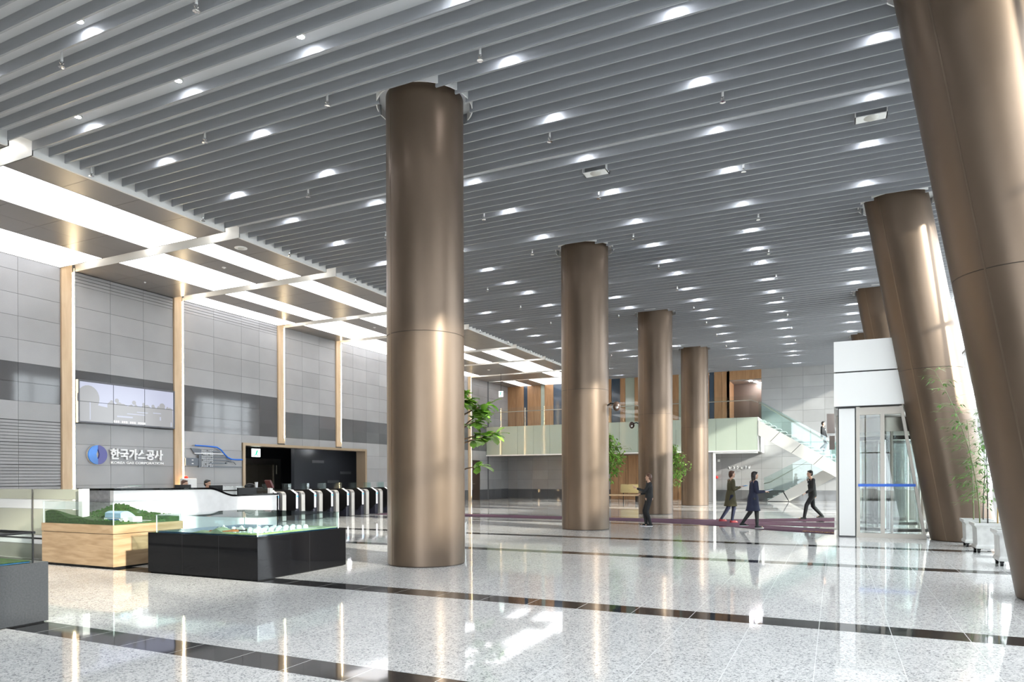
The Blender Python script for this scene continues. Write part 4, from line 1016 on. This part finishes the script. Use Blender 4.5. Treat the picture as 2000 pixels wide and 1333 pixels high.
t = thing('leaflet_pile', 'untidy pile of white leaflets on the left end of the black counter top', 'leaflets', (-14.25, 10.0, 1.30))
random.seed(4)
for i in range(5):
    x, y = -14.24+random.uniform(-.05, .05), 9.95+i*0.09
    obj('leaflet', MB().box(x-0.08, x+0.08, y-0.1, y+0.12, 1.303+i*0.010, 1.309+i*0.010), mat('leaflet_green', (0.35, 0.6, 0.45), 0.6) if i == 4 else M_WHITE, t)
t = thing('first_aid_cabinet', 'white equipment cabinet with a red lamp beside the second oak pilaster', 'cabinet', (XW+0.3, 17.2, 0))
cx_, cy_ = XW+0.32, 17.15
obj('cabinet', MB().box(cx_-0.12, cx_+0.12, cy_-0.27, cy_+0.27, 0.2, 1.50), M_WHITE, t, bevel=0.03)
obj('red_lamp', MB().ell((cx_, cy_-0.1, 1.53), (0.07, 0.07, 0.06)), mat('lamp_red', (0.8, 0.02, 0.01), 0.3, emit=(1, 0.05, 0.02), es=0.6), t, smooth=True)
obj('plinth', MB().box(cx_-0.10, cx_+0.10, cy_-0.22, cy_+0.22, 0, 0.2), M_BLACKMETAL, t)
t = thing('glass_barrier', 'waist high glass barrier with a steel rail between counter and turnstiles', 'barrier', (-17.0, 16.0, 0))
for y in (14.9, 16.05, 17.2): obj('post', MB().box(-17.03, -16.97, y-0.03, y+0.03, 0, 1.18), M_STEEL, t)
for y in (14.93, 16.08): obj('glass_panel', MB().box(-17.01, -16.99, y+0.01, y+1.08, 0.1, 1.25), M_GLASS, t)
obj('rail', MB().tube([(-17.0, 14.85, 1.12), (-17.0, 17.25, 1.12)], 0.022), M_BLACKMETAL, t)
t = thing('access_kiosk', 'slim white stand with a tilted red and black tablet before the turnstiles', 'kiosk', (-16.6, 16.75, 0))
obj('post', MB().box(-16.65, -16.55, 16.68, 16.80, 0, 1.18), M_WHITE, t)
obj('tablet', MB().prism([(16.60, 1.42), (16.66, 1.44), (16.80, 1.20), (16.74, 1.17)], 'x', -16.72, -16.48), mat('tablet_red', (0.10, 0.012, 0.012), 0.3), t)

# ------------------------------------------------------------------ turnstiles
def make_turnstile(label):
    t = thing('turnstile', label, 'turnstile', (0, 0, 0), 'row of turnstiles at the lobby opening')
    L = 1.5
    p = [(0, 0.42), (0, 0.93), (-0.24, 1.07), (-L+0.24, 1.07), (-L, 0.93), (-L, 0.42), (-L+0.3, 0.20), (-0.3, 0.20)]
    obj('black_side', MB().prism(p, 'y', 0.0, 0.07), M_BLACKMETAL, t, local=True)
    obj('white_edge', MB().prism([(0.0, 0.42), (0.012, 0.42), (0.012, 0.94), (-0.235, 1.085), (-0.245, 1.075), (0.0, 0.93)], 'y', 0.01, 0.10), mat('edge_white', (0.8, 0.8, 0.8), 0.3, emit=(1, 1, 1), es=0.5), t, local=True)
    obj('blue_lamp', MB().box(0.012, 0.02, 0.02, 0.09, 0.82, 0.88), mat('gate_blue', (0.05, 0.4, 1), 0.3, emit=(0.05, 0.45, 1.0), es=2.5), t, local=True)
    obj('core', MB().box(-L+0.1, -0.1, 0.07, 0.27, 0.0, 1.0), mat('core_slate', (0.05, 0.05, 0.075), 0.2), t, local=True)
    # steel shell with a rounded top
    n = 10; prof = [(0.02, 0.0), (0.02, 0.88)] + [(-0.13+0.15*math.cos(PI/2*i/n), 0.88+0.15*math.sin(PI/2*i/n)) for i in range(1, n+1)]
    prof += [(-L+0.13-0.15*math.sin(PI/2*i/n), 0.88+0.15*math.cos(PI/2*i/n)) for i in range(n+1)] + [(-L-0.02, 0.0)]
    obj('steel_shell', MB().prism(prof, 'y', 0.27, 0.46), mat('gate_steel', (0.60, 0.57, 0.52), 0.35, metal=0.6), t, local=True, bevel=0.02)
    obj('glass_wing', MB().box(-0.75, -0.45, 0.12, 0.135, 1.0, 1.30).box(-0.76, -0.45, 0.24, 0.255, 1.0, 1.30).box(-0.46, -0.45, 0.12, 0.255, 1.0, 1.30), M_GLASS_G, t, local=True)
    obj('card_reader', MB().ell((-0.35, 0.19, 1.04), (0.08, 0.06, 0.05)), M_CHROME, t, local=True, smooth=True)
    return t
ty0 = 17.62
g0 = None
for i in range(9):
    lb = 'black and steel turnstile, %s in the row starting at the reception counter' % _wn[i]
    if g0 is None: g0 = make_turnstile(lb); g0.location = (-17.2, ty0, 0)
    else:
        o = copy_thing(g0, (-17.2, ty0+0.93*i, 0)); o['label'] = lb

# ------------------------------------------------------------------ display cases
def case(label, x0, x1, y0, y1, h, gh, mplinth, inset, frame=None, groove=False, gt=0.012, gm=M_GLASS):
    t = thing('display_case', label, 'display case', ((x0+x1)/2, (y0+y1)/2, 0))
    if groove:
        obj('plinth_base', MB().box(x0, x1, y0, y1, 0.03, h-0.155), mplinth, t); obj('plinth_top', MB().box(x0-0.005, x1+0.005, y0-0.005, y1+0.005, h-0.145, h), mplinth, t)
        obj('plinth_core', MB().box(x0+0.02, x1-0.02, y0+0.02, y1-0.02, 0.0, h-0.01), M_BLACKMETAL, t)
    else:
        obj('plinth', MB().box(x0, x1, y0, y1, 0.012, h), mplinth, t, bevel=0.004)
        obj('foot', MB().box(x0+0.03, x1-0.03, y0+0.03, y1-0.03, 0.0, 0.012), M_BLACKMETAL, t)
        mj = MB()
        for k in (1, 2):
            xx = x0+(x1-x0)*k/3
            mj.box(xx-0.0015, xx+0.0015, y0-0.001, y0+0.002, 0.02, h-0.005)
        yy = (y0+y1)/2+0.1; mj.box(x1-0.002, x1+0.001, yy-0.0015, yy+0.0015, 0.02, h-0.005)
        obj('panel_joints', mj, mat('joint_dark', (0.02, 0.02, 0.022), 0.5), t)
    a0, a1, b0, b1 = x0+inset, x1-inset, y0+inset, y1-inset
    for (u0, u1, v0, v1) in ((a0, a1, b0, b0+gt), (a0, a1, b1-gt, b1), (a0, a0+gt, b0+gt, b1-gt), (a1-gt, a1, b0+gt, b1-gt)):
        obj('glass_side', MB().box(u0, u1, v0, v1, h, h+gh), gm, t)
    obj('glass_top', MB().box(a0-0.02, a1+0.02, b0-0.02, b1+0.02, h+gh, h+gh+gt), gm, t)
    e = MB()
    for (u, v) in ((a0, b0), (a1, b0), (a0, b1), (a1, b1)): e.box(u-0.006, u+0.006, v-0.006, v+0.006, h, h+gh)
    obj('corner_edge', e, frame or mat('edge_pale', (0.55, 0.68, 0.66), 0.15), t)
    return t, (a0+gt+0.01, a1-gt-0.01, b0+gt+0.01, b1-gt-0.01)
def terrain(name, box_, h, f, m, parent, n=60, base=None):
    x0, x1, y0, y1 = box_; vs = []; fs = []
    for j in range(n+1):
        for i in range(n+1):
            u, v = i/n, j/n; vs.append((x0+(x1-x0)*u, y0+(y1-y0)*v, h+0.004+max(0.0, f(u, v))))
    for j in range(n):
        for i in range(n): fs.append((j*(n+1)+i, j*(n+1)+i+1, (j+1)*(n+1)+i+1, (j+1)*(n+1)+i))
    k = len(vs)
    per = [i for i in range(n+1)] + [(j)*(n+1)+n for j in range(1, n+1)] + [n*(n+1)+i for i in range(n-1, -1, -1)] + [j*(n+1) for j in range(n-1, 0, -1)]
    for p in per: vs.append((vs[p][0], vs[p][1], h+0.001))
    L = len(per)
    for i in range(L): fs.append((per[i], k+i, k+(i+1) % L, per[(i+1) % L]))
    return obj(name, MB().add(vs, fs), m, parent, smooth=True)
G = lambda u, v, cu, cv, su, sv: math.exp(-((u-cu)/su)**2-((v-cv)/sv)**2)

t, bx_ = case('oak plinth display case with a green hill model and a blue roofed building', -12.88, -10.93, 7.50, 8.85, 0.73, 0.385, M_OAK_CASE, 0.02, groove=True, gt=0.008, gm=M_GLASS)
def hills(u, v):
    r = 0.05 + 0.012*math.sin(9*u+4*v)
    r += 0.15*G(u, v, 0.08, 0.0, 0.20, 0.22) + 0.05*G(u, v, 0.52, 0.0, 0.11, 0.15) + 0.23*G(u, v, 0.44, 0.66, 0.24, 0.24) + 0.07*G(u, v, 0.15, 0.75, 0.22, 0.3) + 0.06*G(u, v, 0.80, 0.95, 0.3, 0.18)
    flat = G(u, v, 0.86, 0.42, 0.26, 0.33)
    return r*(1-0.85*min(1, flat*1.3)) + 0.02
M_GRASS = mat('model_grass', (0.035, 0.075, 0.014), 0.85, noise=0.5, nscale=22)
terrain('landscape', bx_, 0.73, hills, M_GRASS, t)
random.seed(8)
tm = MB()
for i in range(420):
    u, v = random.random(), random.random()
    if G(u, v, 0.86, 0.42, 0.24, 0.30) > 0.45 or (u < 0.7 and v < 0.3): continue
    tm.ell((bx_[0]+(bx_[1]-bx_[0])*u, bx_[2]+(bx_[3]-bx_[2])*v, 0.735+hills(u, v)+0.006), (0.016, 0.016, 0.015), 5, 4)
o = obj('model_trees', tm, mat('model_tree_green', (0.028, 0.080, 0.014), 0.9, noise=0.4, nscale=15), t); o['kind'] = 'stuff'
bxx, byy = -11.50, 7.86
obj('road', MB().box(-11.95, -11.0, 7.72, 7.80, 0.765, 0.770).box(-11.9, -11.0, 8.2, 8.26, 0.765, 0.77), mat('model_road', (0.5, 0.5, 0.48), 0.8), t)
b = obj('model_building', MB().box(bxx-0.20, bxx+0.32, byy, byy+0.28, 0.76, 0.83).box(bxx+0.32, bxx+0.50, byy+0.05, byy+0.22, 0.76, 0.85).box(bxx-0.42, bxx-0.2, byy+0.1, byy+0.2, 0.76, 0.81), mat('model_white', (0.75, 0.78, 0.80), 0.5), t)
n = 12; ar = [(byy-0.01+0.30*i/n, 0.83+0.115*math.sin(PI*(0.25+0.75*i/n))) for i in range(n+1)]
obj('arched_roof', MB().prism([(byy+0.29, 0.83), (byy-0.01, 0.83)]+ar, 'x', bxx-0.16, bxx+0.26), mat('model_roof_blue', (0.30, 0.45, 0.60), 0.3), b)
obj('windows', MB().box(bxx-0.1, bxx+0.2, byy-0.004, byy, 0.78, 0.81), mat('model_glass', (0.05, 0.12, 0.3), 0.2), b)

t, bx_ = case('black granite display case with a gas terminal model of white domed tanks', -10.03, -7.66, 7.47, 9.47, 0.65, 0.27, M_BLACK, 0.09, gt=0.010, gm=M_GLASS_C)
obj('model_sea', MB().box(bx_[0], bx_[1], bx_[2], bx_[3], 0.652, 0.662), mat('model_sea', (0.02, 0.12, 0.30), 0.12, noise=0.3, nscale=3), t)
def land(u, v):
    m_ = max(0.0, min(1.0, (u-0.30)*6)) if v < 0.55 else max(0.0, min(1.0, (u-0.42-0.4*(v-0.55))*6))
    e_ = max(0.0, min(1.0, (0.97-u)*12))
    return m_*(0.018+0.0*e_) + 0.085*G(u, v, 0.60, 0.06, 0.05, 0.10)*m_ + 0.03*G(u, v, 0.42, 0.05, 0.05, 0.06)
landm = terrain('model_land', bx_, 0.653, land, mat('model_land', (0.30, 0.38, 0.24), 0.7, noise=0.35, nscale=6), t)
LX0 = bx_[0]; LXW = bx_[1]-bx_[0]; LYW = bx_[3]-bx_[2]
PX = lambda u, v, z: (LX0+LXW*u, bx_[2]+LYW*v, 0.653+z)
def blob(name, pts, z0, z1, m):
    return obj(name, MB().prism([(PX(u, v, 0)[0], PX(u, v, 0)[1]) for (u, v) in pts], 'z', 0.653+z0, 0.653+z1), m, t)
blob('earthwork', [(0.52, 0.015), (0.66, 0.015), (0.68, 0.16), (0.60, 0.2), (0.54, 0.14)], 0.0, 0.055, mat('model_earth', (0.40, 0.13, 0.035), 0.8, noise=0.3, nscale=20))
blob('earthwork', [(0.40, 0.015), (0.48, 0.015), (0.5, 0.08), (0.42, 0.09)], 0.0, 0.03, MATS['model_earth'])
blob('plant_ground', [(0.5, 0.22), (0.93, 0.22), (0.95, 0.8), (0.62, 0.85), (0.52, 0.5)], 0.018, 0.024, mat('model_ground', (0.62, 0.66, 0.62), 0.7))
blob('grass_edge', [(0.50, 0.005), (0.99, 0.005), (0.99, 0.55), (0.965, 0.55), (0.96, 0.04), (0.50, 0.03)], 0.018, 0.026, mat('model_lime', (0.45, 0.62, 0.10), 0.7))
M_TANK = mat('model_tank', (0.72, 0.78, 0.77), 0.35)
random.seed(2)
tanks = [(0.86, 0.14+0.088*i, 0.048) for i in range(8)] + [(0.74, 0.22+0.088*i, 0.044) for i in range(7)] + [(0.46, 0.17+0.09*i, 0.035) for i in range(4)] + [(0.62, 0.36+0.1*i, 0.036) for i in range(4)]
for (u, v, r) in tanks:
    c = PX(u, v, 0.02)
    obj('storage_tank', MB().lathe(c, [(r, 0), (r, r*0.75), (r*0.86, r*1.05), (r*0.5, r*1.28), (r*0.05, r*1.36)], 20), M_TANK, t, smooth=True)
for (u, v) in ((0.40, 0.30), (0.585, 0.30), (0.66, 0.22)):
    c = PX(u, v, 0)
    sh = obj('tanker_ship', MB().prism([(c[0]-0.11, c[1]-0.025), (c[0]+0.07, c[1]-0.025), (c[0]+0.12, c[1]), (c[0]+0.07, c[1]+0.025), (c[0]-0.11, c[1]+0.025)], 'z', 0.672, 0.70), M_BLACKMETAL, t)
    obj('superstructure', MB().box(c[0]-0.10, c[0]+0.05, c[1]-0.018, c[1]+0.018, 0.70, 0.716).prism([(c[0]-0.03, 0.716), (c[0]+0.03, 0.716), (c[0], 0.75)], 'y', c[1]-0.01, c[1]+0.01), M_WHITE, sh)
mb = MB()
for i in range(40):
    u, v = random.uniform(0.72, 0.94), random.uniform(0.05, 0.5); c = PX(u, v, 0.024); w_ = random.uniform(0.01, 0.03); mb.box(c[0]-w_, c[0]+w_, c[1]-w_*0.7, c[1]+w_*0.7, c[2], c[2]+random.uniform(0.008, 0.02))
obj('model_buildings', mb, mat('model_white', (0.75, 0.78, 0.80), 0.5), t)

t, bx_ = case('dark stone display case with a coastal model, cut by the left picture edge', -9.60, -7.60, 2.50, 4.49, 0.64, 0.30, mat('dark_grey_stone', (0.040, 0.042, 0.046), 0.12, noise=0.12, nscale=60), 0.10, frame=M_BLACKMETAL, gt=0.010, gm=M_GLASS)
obj('model_sea', MB().box(bx_[0], bx_[1], bx_[2], bx_[3], 0.642, 0.652), mat('model_sea_bright', (0.06, 0.28, 0.60), 0.15), t)
terrain('model_land', bx_, 0.643, lambda u, v: 0.10*G(u, v, 0.3, 0.5, 0.25, 0.3)+0.01, M_GRASS, t, n=30)
obj('top_frame', MB().box(bx_[0]-0.03, bx_[1]+0.05, bx_[3]-0.0, bx_[3]+0.03, 0.94, 0.965).box(bx_[1]+0.0, bx_[1]+0.04, bx_[2], bx_[3], 0.94, 0.96), M_BLACKMETAL, t)

# ------------------------------------------------------------------ people
def ik(a, b, l1, l2, hint):
    a = Vector(a); b = Vector(b); d = b-a; L = min(d.length, (l1+l2)*0.999); dn = d.normalized()
    x = (l1*l1-l2*l2+L*L)/(2*L); h = math.sqrt(max(0.0, l1*l1-x*x)); hv = Vector(hint); hv = (hv-dn*hv.dot(dn)).normalized()
    return a+dn*x+hv*h, a+dn*L
def remesh(o, vox, it=4):
    r = o.modifiers.new('remesh', 'REMESH'); r.mode = 'VOXEL'; r.voxel_size = vox; r.use_smooth_shade = True
    if it:
        s_ = o.modifiers.new('smooth', 'SMOOTH'); s_.iterations = it; s_.factor = 0.5
def person(label, loc, rz, H, feet, hands, pelvis_z=0.53, lean=0.0, turn=0.0, coat='jacket', coat_m=None, leg_m=None, shoe_m=None, hair='long', hair_m=None, elbow=(0, -1, -0.3), knee=(0, 1, 0), skirt_hem=None, sole_m=None, headturn=0.0, heels=False, group=None):
    t = thing('person', label, 'person', loc, group, rz)
    hm = H
    pel = Vector((0, 0, pelvis_z*hm)); ln = lean
    up = Vector((0, math.sin(ln), math.cos(ln)))
    che = pel + up*0.185*hm; nk = pel + up*0.292*hm; hd = pel + up*0.395*hm + Vector((0, 0.012*hm, 0))
    side = Vector((math.cos(turn), math.sin(turn), 0))
    sh = [nk - up*0.022*hm + side*(0.108*hm*s_) for s_ in (-1, 1)]
    hp = [pel + Vector((0.052*hm*s_, 0, -0.01*hm)) for s_ in (-1, 1)]
    kn = []; an = []
    for i in range(2):
        k_, a_ = ik(hp[i], Vector(feet[i])+Vector((0, 0, 0.05*hm)), 0.245*hm, 0.242*hm, knee); kn.append(k_); an.append(a_)
    el = []; wr = []
    for i in range(2):
        e_, w_ = ik(sh[i], Vector(hands[i]), 0.170*hm, 0.148*hm, Vector(elbow)+Vector((0.35*(1 if i else -1), 0, 0))); el.append(e_); wr.append(w_)
    b = MB()
    # torso, neck, limbs
    b.cap(pel, pel+up*0.06*hm, 0.075*hm, 0.07*hm, 14)
    b.ell(pel, (0.085*hm, 0.058*hm, 0.06*hm)); b.ell(pel+up*0.10*hm, (0.068*hm, 0.05*hm, 0.08*hm)); b.ell(che, (0.088*hm, 0.058*hm, 0.09*hm))
    b.cap(sh[0], sh[1], 0.034*hm, 0.034*hm, 12); b.cap(nk-up*0.02*hm, hd-up*0.02*hm, 0.030*hm, 0.027*hm, 12)
    for i in range(2):
        b.cap(hp[i], kn[i], 0.047*hm, 0.031*hm, 12); b.cap(kn[i], an[i], 0.032*hm, 0.020*hm, 12)
        b.cap(sh[i], el[i], 0.028*hm, 0.021*hm, 10); b.cap(el[i], wr[i], 0.021*hm, 0.0145*hm, 10)
        ft = an[i]; b.cap(ft+Vector((0, -0.01*hm, -0.018*hm)), ft+Vector((0, 0.085*hm, -0.030*hm)), 0.020*hm, 0.014*hm, 10)
        # hand: palm, four fingers, thumb
        fd = (wr[i]-el[i]).normalized(); sd_ = fd.cross(Vector((0, 0, 1)))
        sd_ = sd_.normalized() if sd_.length > 0.05 else Vector((1, 0, 0)); pn = sd_.cross(fd).normalized()
        pc = wr[i]+fd*0.028*hm
        for q in (-1, 0, 1): b.cap(wr[i]+sd_*0.006*q, pc+fd*0.024*hm+sd_*(0.014*q), 0.0125, 0.0115, 8)
        for q in range(4):
            base = pc+fd*0.028*hm+sd_*(0.0165*(q-1.5)); Lq = (0.034, 0.040, 0.037, 0.029)[q]
            m_ = base+fd*Lq*0.75-pn*0.010; e2 = m_+fd*Lq*0.45-pn*0.028
            b.cap(base, m_, 0.0085, 0.008, 7); b.cap(m_, e2, 0.008, 0.007, 7)
        th = 1 if i == 0 else -1
        b.cap(wr[i]+fd*0.012+sd_*(0.018*th), wr[i]+fd*0.045+sd_*(0.042*th)-pn*0.012, 0.010, 0.009, 7); b.cap(wr[i]+fd*0.045+sd_*(0.042*th)-pn*0.012, wr[i]+fd*0.072+sd_*(0.040*th)-pn*0.024, 0.009, 0.0075, 7)
    # head
    R = Matrix.Rotation(headturn, 3, 'Z'); hh = lambda x, y, z: hd + R @ Vector((x*hm, y*hm, z*hm))
    b.ell(hh(0, -0.004, 0.012), (0.043*hm, 0.052*hm, 0.053*hm), 20, 14, R); b.ell(hh(0, 0.010, -0.018), (0.034*hm, 0.038*hm, 0.048*hm), 16, 12, R)
    b.cap(hh(0, 0.046, 0.006), hh(0, 0.058, -0.012), 0.004*hm, 0.007*hm, 8); b.ell(hh(0, 0.036, -0.048), (0.017*hm, 0.014*hm, 0.014*hm))
    b.cap(hh(-0.011, 0.046, -0.029), hh(0.011, 0.046, -0.029), 0.004*hm, 0.004*hm, 6)
    for s_ in (-1, 1):
        b.ell(hh(0.043*s_, -0.002, -0.002), (0.006*hm, 0.012*hm, 0.018*hm)); b.cap(hh(0.008*s_, 0.046, 0.018), hh(0.030*s_, 0.040, 0.018), 0.0035*hm, 0.003*hm, 6)
    o = obj('body', b, M_SKIN, t, local=True); remesh(o, 0.0085, 3)
    ey = MB()
    for s_ in (-1, 1): ey.ell(hh(0.019*s_, 0.0455, 0.006), (0.008*hm, 0.004*hm, 0.0045*hm), 8, 6)
    obj('eyes', ey, M_HAIR, t, local=True, smooth=True)
    obj('lips', MB().cap(hh(-0.010, 0.0485, -0.029), hh(0.010, 0.0485, -0.029), 0.0032*hm, 0.0032*hm, 6), mat('lips', (0.40, 0.10, 0.09), 0.4), t, local=True, smooth=True)
    # hair
    hb = MB(); hb.ell(hh(0, -0.012, 0.026), (0.049*hm, 0.054*hm, 0.048*hm), 20, 14, R); hb.ell(hh(0, -0.024, 0.0), (0.046*hm, 0.042*hm, 0.048*hm), 16, 12, R)
    hb.ell(hh(0, 0.030, 0.052), (0.034*hm, 0.018*hm, 0.012*hm), 12, 8, R)
    if hair in ('long', 'bob'):
        dz = -0.085 if hair == 'long' else -0.045
        for s_ in (-1, 1): hb.cap(hh(0.040*s_, -0.012, 0.01), hh(0.040*s_, -0.016, dz+0.01), 0.016*hm, 0.013*hm, 10)
        hb.cap(hh(0, -0.034, 0.0), hh(0, -0.034, dz), 0.036*hm, 0.026*hm, 12)
    o = obj('hair', hb, hair_m or M_HAIR, t, local=True); remesh(o, 0.010, 4)
    # trousers or tights
    lb_ = MB()
    lb_.ell(pel, (0.092*hm, 0.066*hm, 0.066*hm))
    for i in range(2):
        lb_.cap(hp[i], kn[i], 0.055*hm, 0.040*hm, 14); lb_.cap(kn[i], an[i]+Vector((0, 0, -0.01*hm)), 0.040*hm, 0.030*hm if coat != 'coat' else 0.025*hm, 14)
    o = obj('trousers', lb_, leg_m or M_CLOTHK, t, local=True); remesh(o, 0.012, 3)
    # jacket or coat
    cb = MB(); n = 24
    hem = {'jacket': 0.02, 'coat': 0.20, 'top': -0.02}[coat] if skirt_hem is None else skirt_hem
    lev = [(-hem, 0.110 if coat == 'coat' else 0.098, 0.128 if coat == 'coat' else 0.072), (-hem*0.5, 0.102, 0.100 if coat == 'coat' else 0.074), (0.02, 0.102, 0.086 if coat == 'coat' else 0.074), (0.09, 0.088, 0.068), (0.17, 0.100, 0.070), (0.235, 0.108, 0.066), (0.272, 0.085, 0.052), (0.295, 0.045, 0.042)]
    rg = []
    for (lv, rx, ry) in lev:
        c = pel + (up*lv*hm if lv > 0 else Vector((0, 0, lv*hm)))
        rg.append([c + side*(rx*hm*math.cos(2*PI*k/n)) + Vector((-side.y, side.x, 0))*(ry*hm*math.sin(2*PI*k/n)) for k in range(n)])
    cb.rings(rg)
    for i in range(2):
        cb.cap(sh[i], el[i], 0.040*hm, 0.031*hm, 12); cb.cap(el[i], el[i].lerp(wr[i], 0.93), 0.031*hm, 0.024*hm, 12)
    o = obj({'jacket': 'jacket', 'coat': 'coat', 'top': 'blouse'}[coat], cb, coat_m or M_CLOTHK, t, local=True); remesh(o, 0.011, 4)
    if coat == 'jacket':
        f_ = Vector((-side.y, side.x, 0))
        c1 = nk + f_*0.052*hm - up*0.02*hm; c2 = che + f_*0.076*hm
        obj('shirt', MB().add([c1-side*0.026*hm, c1+side*0.026*hm, c2+side*0.004*hm-up*0.01*hm, c2-side*0.004*hm-up*0.01*hm, c1-f_*0.03*hm-side*0.026*hm, c1-f_*0.03*hm+side*0.026*hm, c2-f_*0.03*hm+side*0.004*hm, c2-f_*0.03*hm-side*0.004*hm], [(0, 1, 2, 3), (7, 6, 5, 4), (0, 4, 5, 1), (1, 5, 6, 2), (2, 6, 7, 3), (3, 7, 4, 0)]), M_SHIRT, t, local=True)
    for i in range(2):
        sb = MB(); f = an[i]; z0 = f.z-0.05*hm
        sb.rings([[(f.x+0.024*hm*math.cos(a)*(1.0-0.25*max(0, math.sin(a))), f.y+0.035*hm+0.078*hm*math.sin(a), z0+zz) for a in [2*PI*k/16 for k in range(16)]] for zz in (0.0, 0.02*hm)])
        sb.cap(f+Vector((0, -0.012*hm, -0.022*hm)), f+Vector((0, 0.070*hm, -0.032*hm)), 0.026*hm, 0.018*hm, 12)
        if heels: sb.cyl((f.x, f.y-0.03*hm, z0), (f.x, f.y-0.03*hm, z0+0.04), 0.012, n=8)
        s0 = obj('shoe', sb, shoe_m or M_CLOTHK, t, local=True, smooth=True)
        if sole_m: obj('sole', MB().rings([[(f.x+0.026*hm*math.cos(a), f.y+0.035*hm+0.081*hm*math.sin(a), z0+zz) for a in [2*PI*k/16 for k in range(16)]] for zz in (0.0, 0.012)]), sole_m, s0, local=True)
    return t, wr, el
D = math.radians
# woman in black looking at her phone
t, wr, el = person('woman in black with brown bobbed hair reading a phone before the third column', (-5.12, 20.56, 0), D(113), 1.60, [(-0.05, -0.03, 0), (0.05, 0.08, 0)], [(-0.06, 0.36, 1.14), (0.10, 0.24, 0.98)], coat='top', hair='bob', hair_m=M_HAIRB, shoe_m=M_CLOTHK, sole_m=M_SHIRT, skirt_hem=0.0)
w = wr[0]; fdir = (wr[0]-el[0]).normalized()
ph = obj('smartphone', MB().box(-0.037, 0.037, -0.075, 0.075, -0.004, 0.004), mat('phone_pink', (0.6, 0.35, 0.45), 0.3), None, local=True, bevel=0.003)
M_ = Matrix.Translation((-5.12, 20.56, 0)) @ Matrix.Rotation(D(113), 4, 'Z') @ Matrix.Translation(w+fdir*0.085+Vector((0, 0, 0.022))) @ Matrix.Rotation(D(35), 4, 'X')
ph.matrix_world = M_
tag(ph, 'pale pink smartphone in the hand of the woman in black', 'phone')
# two women with folders walking to the right
def folder(loc, rz, p, col, label):
    f = obj('folder', MB().box(-0.11, 0.11, -0.15, 0.15, -0.008, 0.008), mat('folder_'+col, {'blue': (0.10, 0.30, 0.60), 'pale': (0.55, 0.62, 0.72)}[col], 0.5), None, local=True)
    f.matrix_world = Matrix.Translation(loc) @ Matrix.Rotation(rz, 4, 'Z') @ Matrix.Translation(p) @ Matrix.Rotation(D(12), 4, 'X')
    tag(f, label, 'folder')
t, wr, el = person('woman in an olive coat and red shoes walking right with a blue folder', (-3.05, 22.85, 0.012), D(-66), 1.68, [(-0.055, 0.06, 0.0), (0.055, -0.32, 0.05)], [(-0.13, 0.27, 1.14), (0.13, 0.27, 1.14)], coat='coat', coat_m=M_CLOTHO, leg_m=M_CLOTHN, shoe_m=mat('shoe_red', (0.25, 0.02, 0.03), 0.5), hair='bob', hair_m=M_HAIRB, lean=0.05, skirt_hem=0.215, elbow=(0, -0.6, -1))
folder((-3.05, 22.85, 0.012), D(-66), Vector((0, 0.37, 1.165)), 'blue', 'blue folder carried by the woman in the olive coat')
t, wr, el = person('woman in a navy coat and canvas shoes walking right with papers', (-2.15, 20.75, 0.012), D(-66), 1.64, [(0.05, 0.10, 0.0), (-0.055, -0.30, 0.06)], [(-0.12, 0.29, 1.05), (0.12, 0.29, 1.05)], coat='coat', coat_m=M_CLOTHN, leg_m=M_CLOTHK, shoe_m=M_CLOTHK, sole_m=M_SHIRT, hair='long', lean=0.06, skirt_hem=0.23, elbow=(0, -0.6, -1))
folder((-2.15, 20.75, 0.012), D(-66), Vector((0, 0.39, 1.075)), 'pale', 'pale folder of papers carried by the woman in the navy coat')
# man in black striding left
person('man in a dark suit striding left in front of the stairs', (-0.72, 25.7, 0.012), D(113), 1.74, [(-0.05, 0.30, 0.0), (0.05, -0.34, 0.05)], [(-0.22, 0.30, 0.92), (0.24, -0.18, 0.86)], coat='jacket', hair='short', lean=0.10, pelvis_z=0.505, skirt_hem=0.06)
# man coming down the stairs
zs = 4.82 - 12*((4.82-2.25)/15)
person('man in a black jacket and grey trousers coming down the stairs', (-0.62, 41.5, zs), D(-105), 1.74, [(-0.06, 0.02, 0.0), (0.06, -0.10, 0.17)], [(-0.27, 0.12, 0.86), (0.27, 0.06, 0.84)], coat='jacket', leg_m=M_CLOTHG, shoe_m=M_SHIRT, hair='short', skirt_hem=0.05, headturn=0.2)
# receptionists
def stool(x, y, z, label):
    t = thing('stool', label, 'chair', (x, y, 0))
    obj('seat', MB().cyl((x, y, z-0.07), (x, y, z), 0.19, n=24), M_CLOTHK, t); obj('column', MB().cyl((x, y, 0.03), (x, y, z-0.07), 0.03), M_CHROME, t); obj('base', MB().cyl((x, y, 0), (x, y, 0.03), 0.22, n=24), M_CHROME, t)
for (x, y, lb, hr, hmat) in ((-15.45, 12.50, 'receptionist with long dark brown hair bowed behind the counter', 'long', M_HAIRB), (-15.45, 13.22, 'receptionist with tied black hair behind the counter, near its dip', 'short', M_HAIR)):
    person(lb, (x, y, 0), D(-80), 1.60, [(-0.07, 0.38, 0.02), (0.07, 0.38, 0.02)], [(-0.16, 0.40, 0.79), (0.16, 0.40, 0.79)], pelvis_z=0.455, coat='jacket', hair=hr, hair_m=hmat, lean=0.10, skirt_hem=0.0, knee=(0, 0.5, 1))
    stool(x, y, 0.455*1.6-0.13, 'round black stool under the receptionist %s' % ('with long hair' if hr == 'long' else 'with tied hair'))
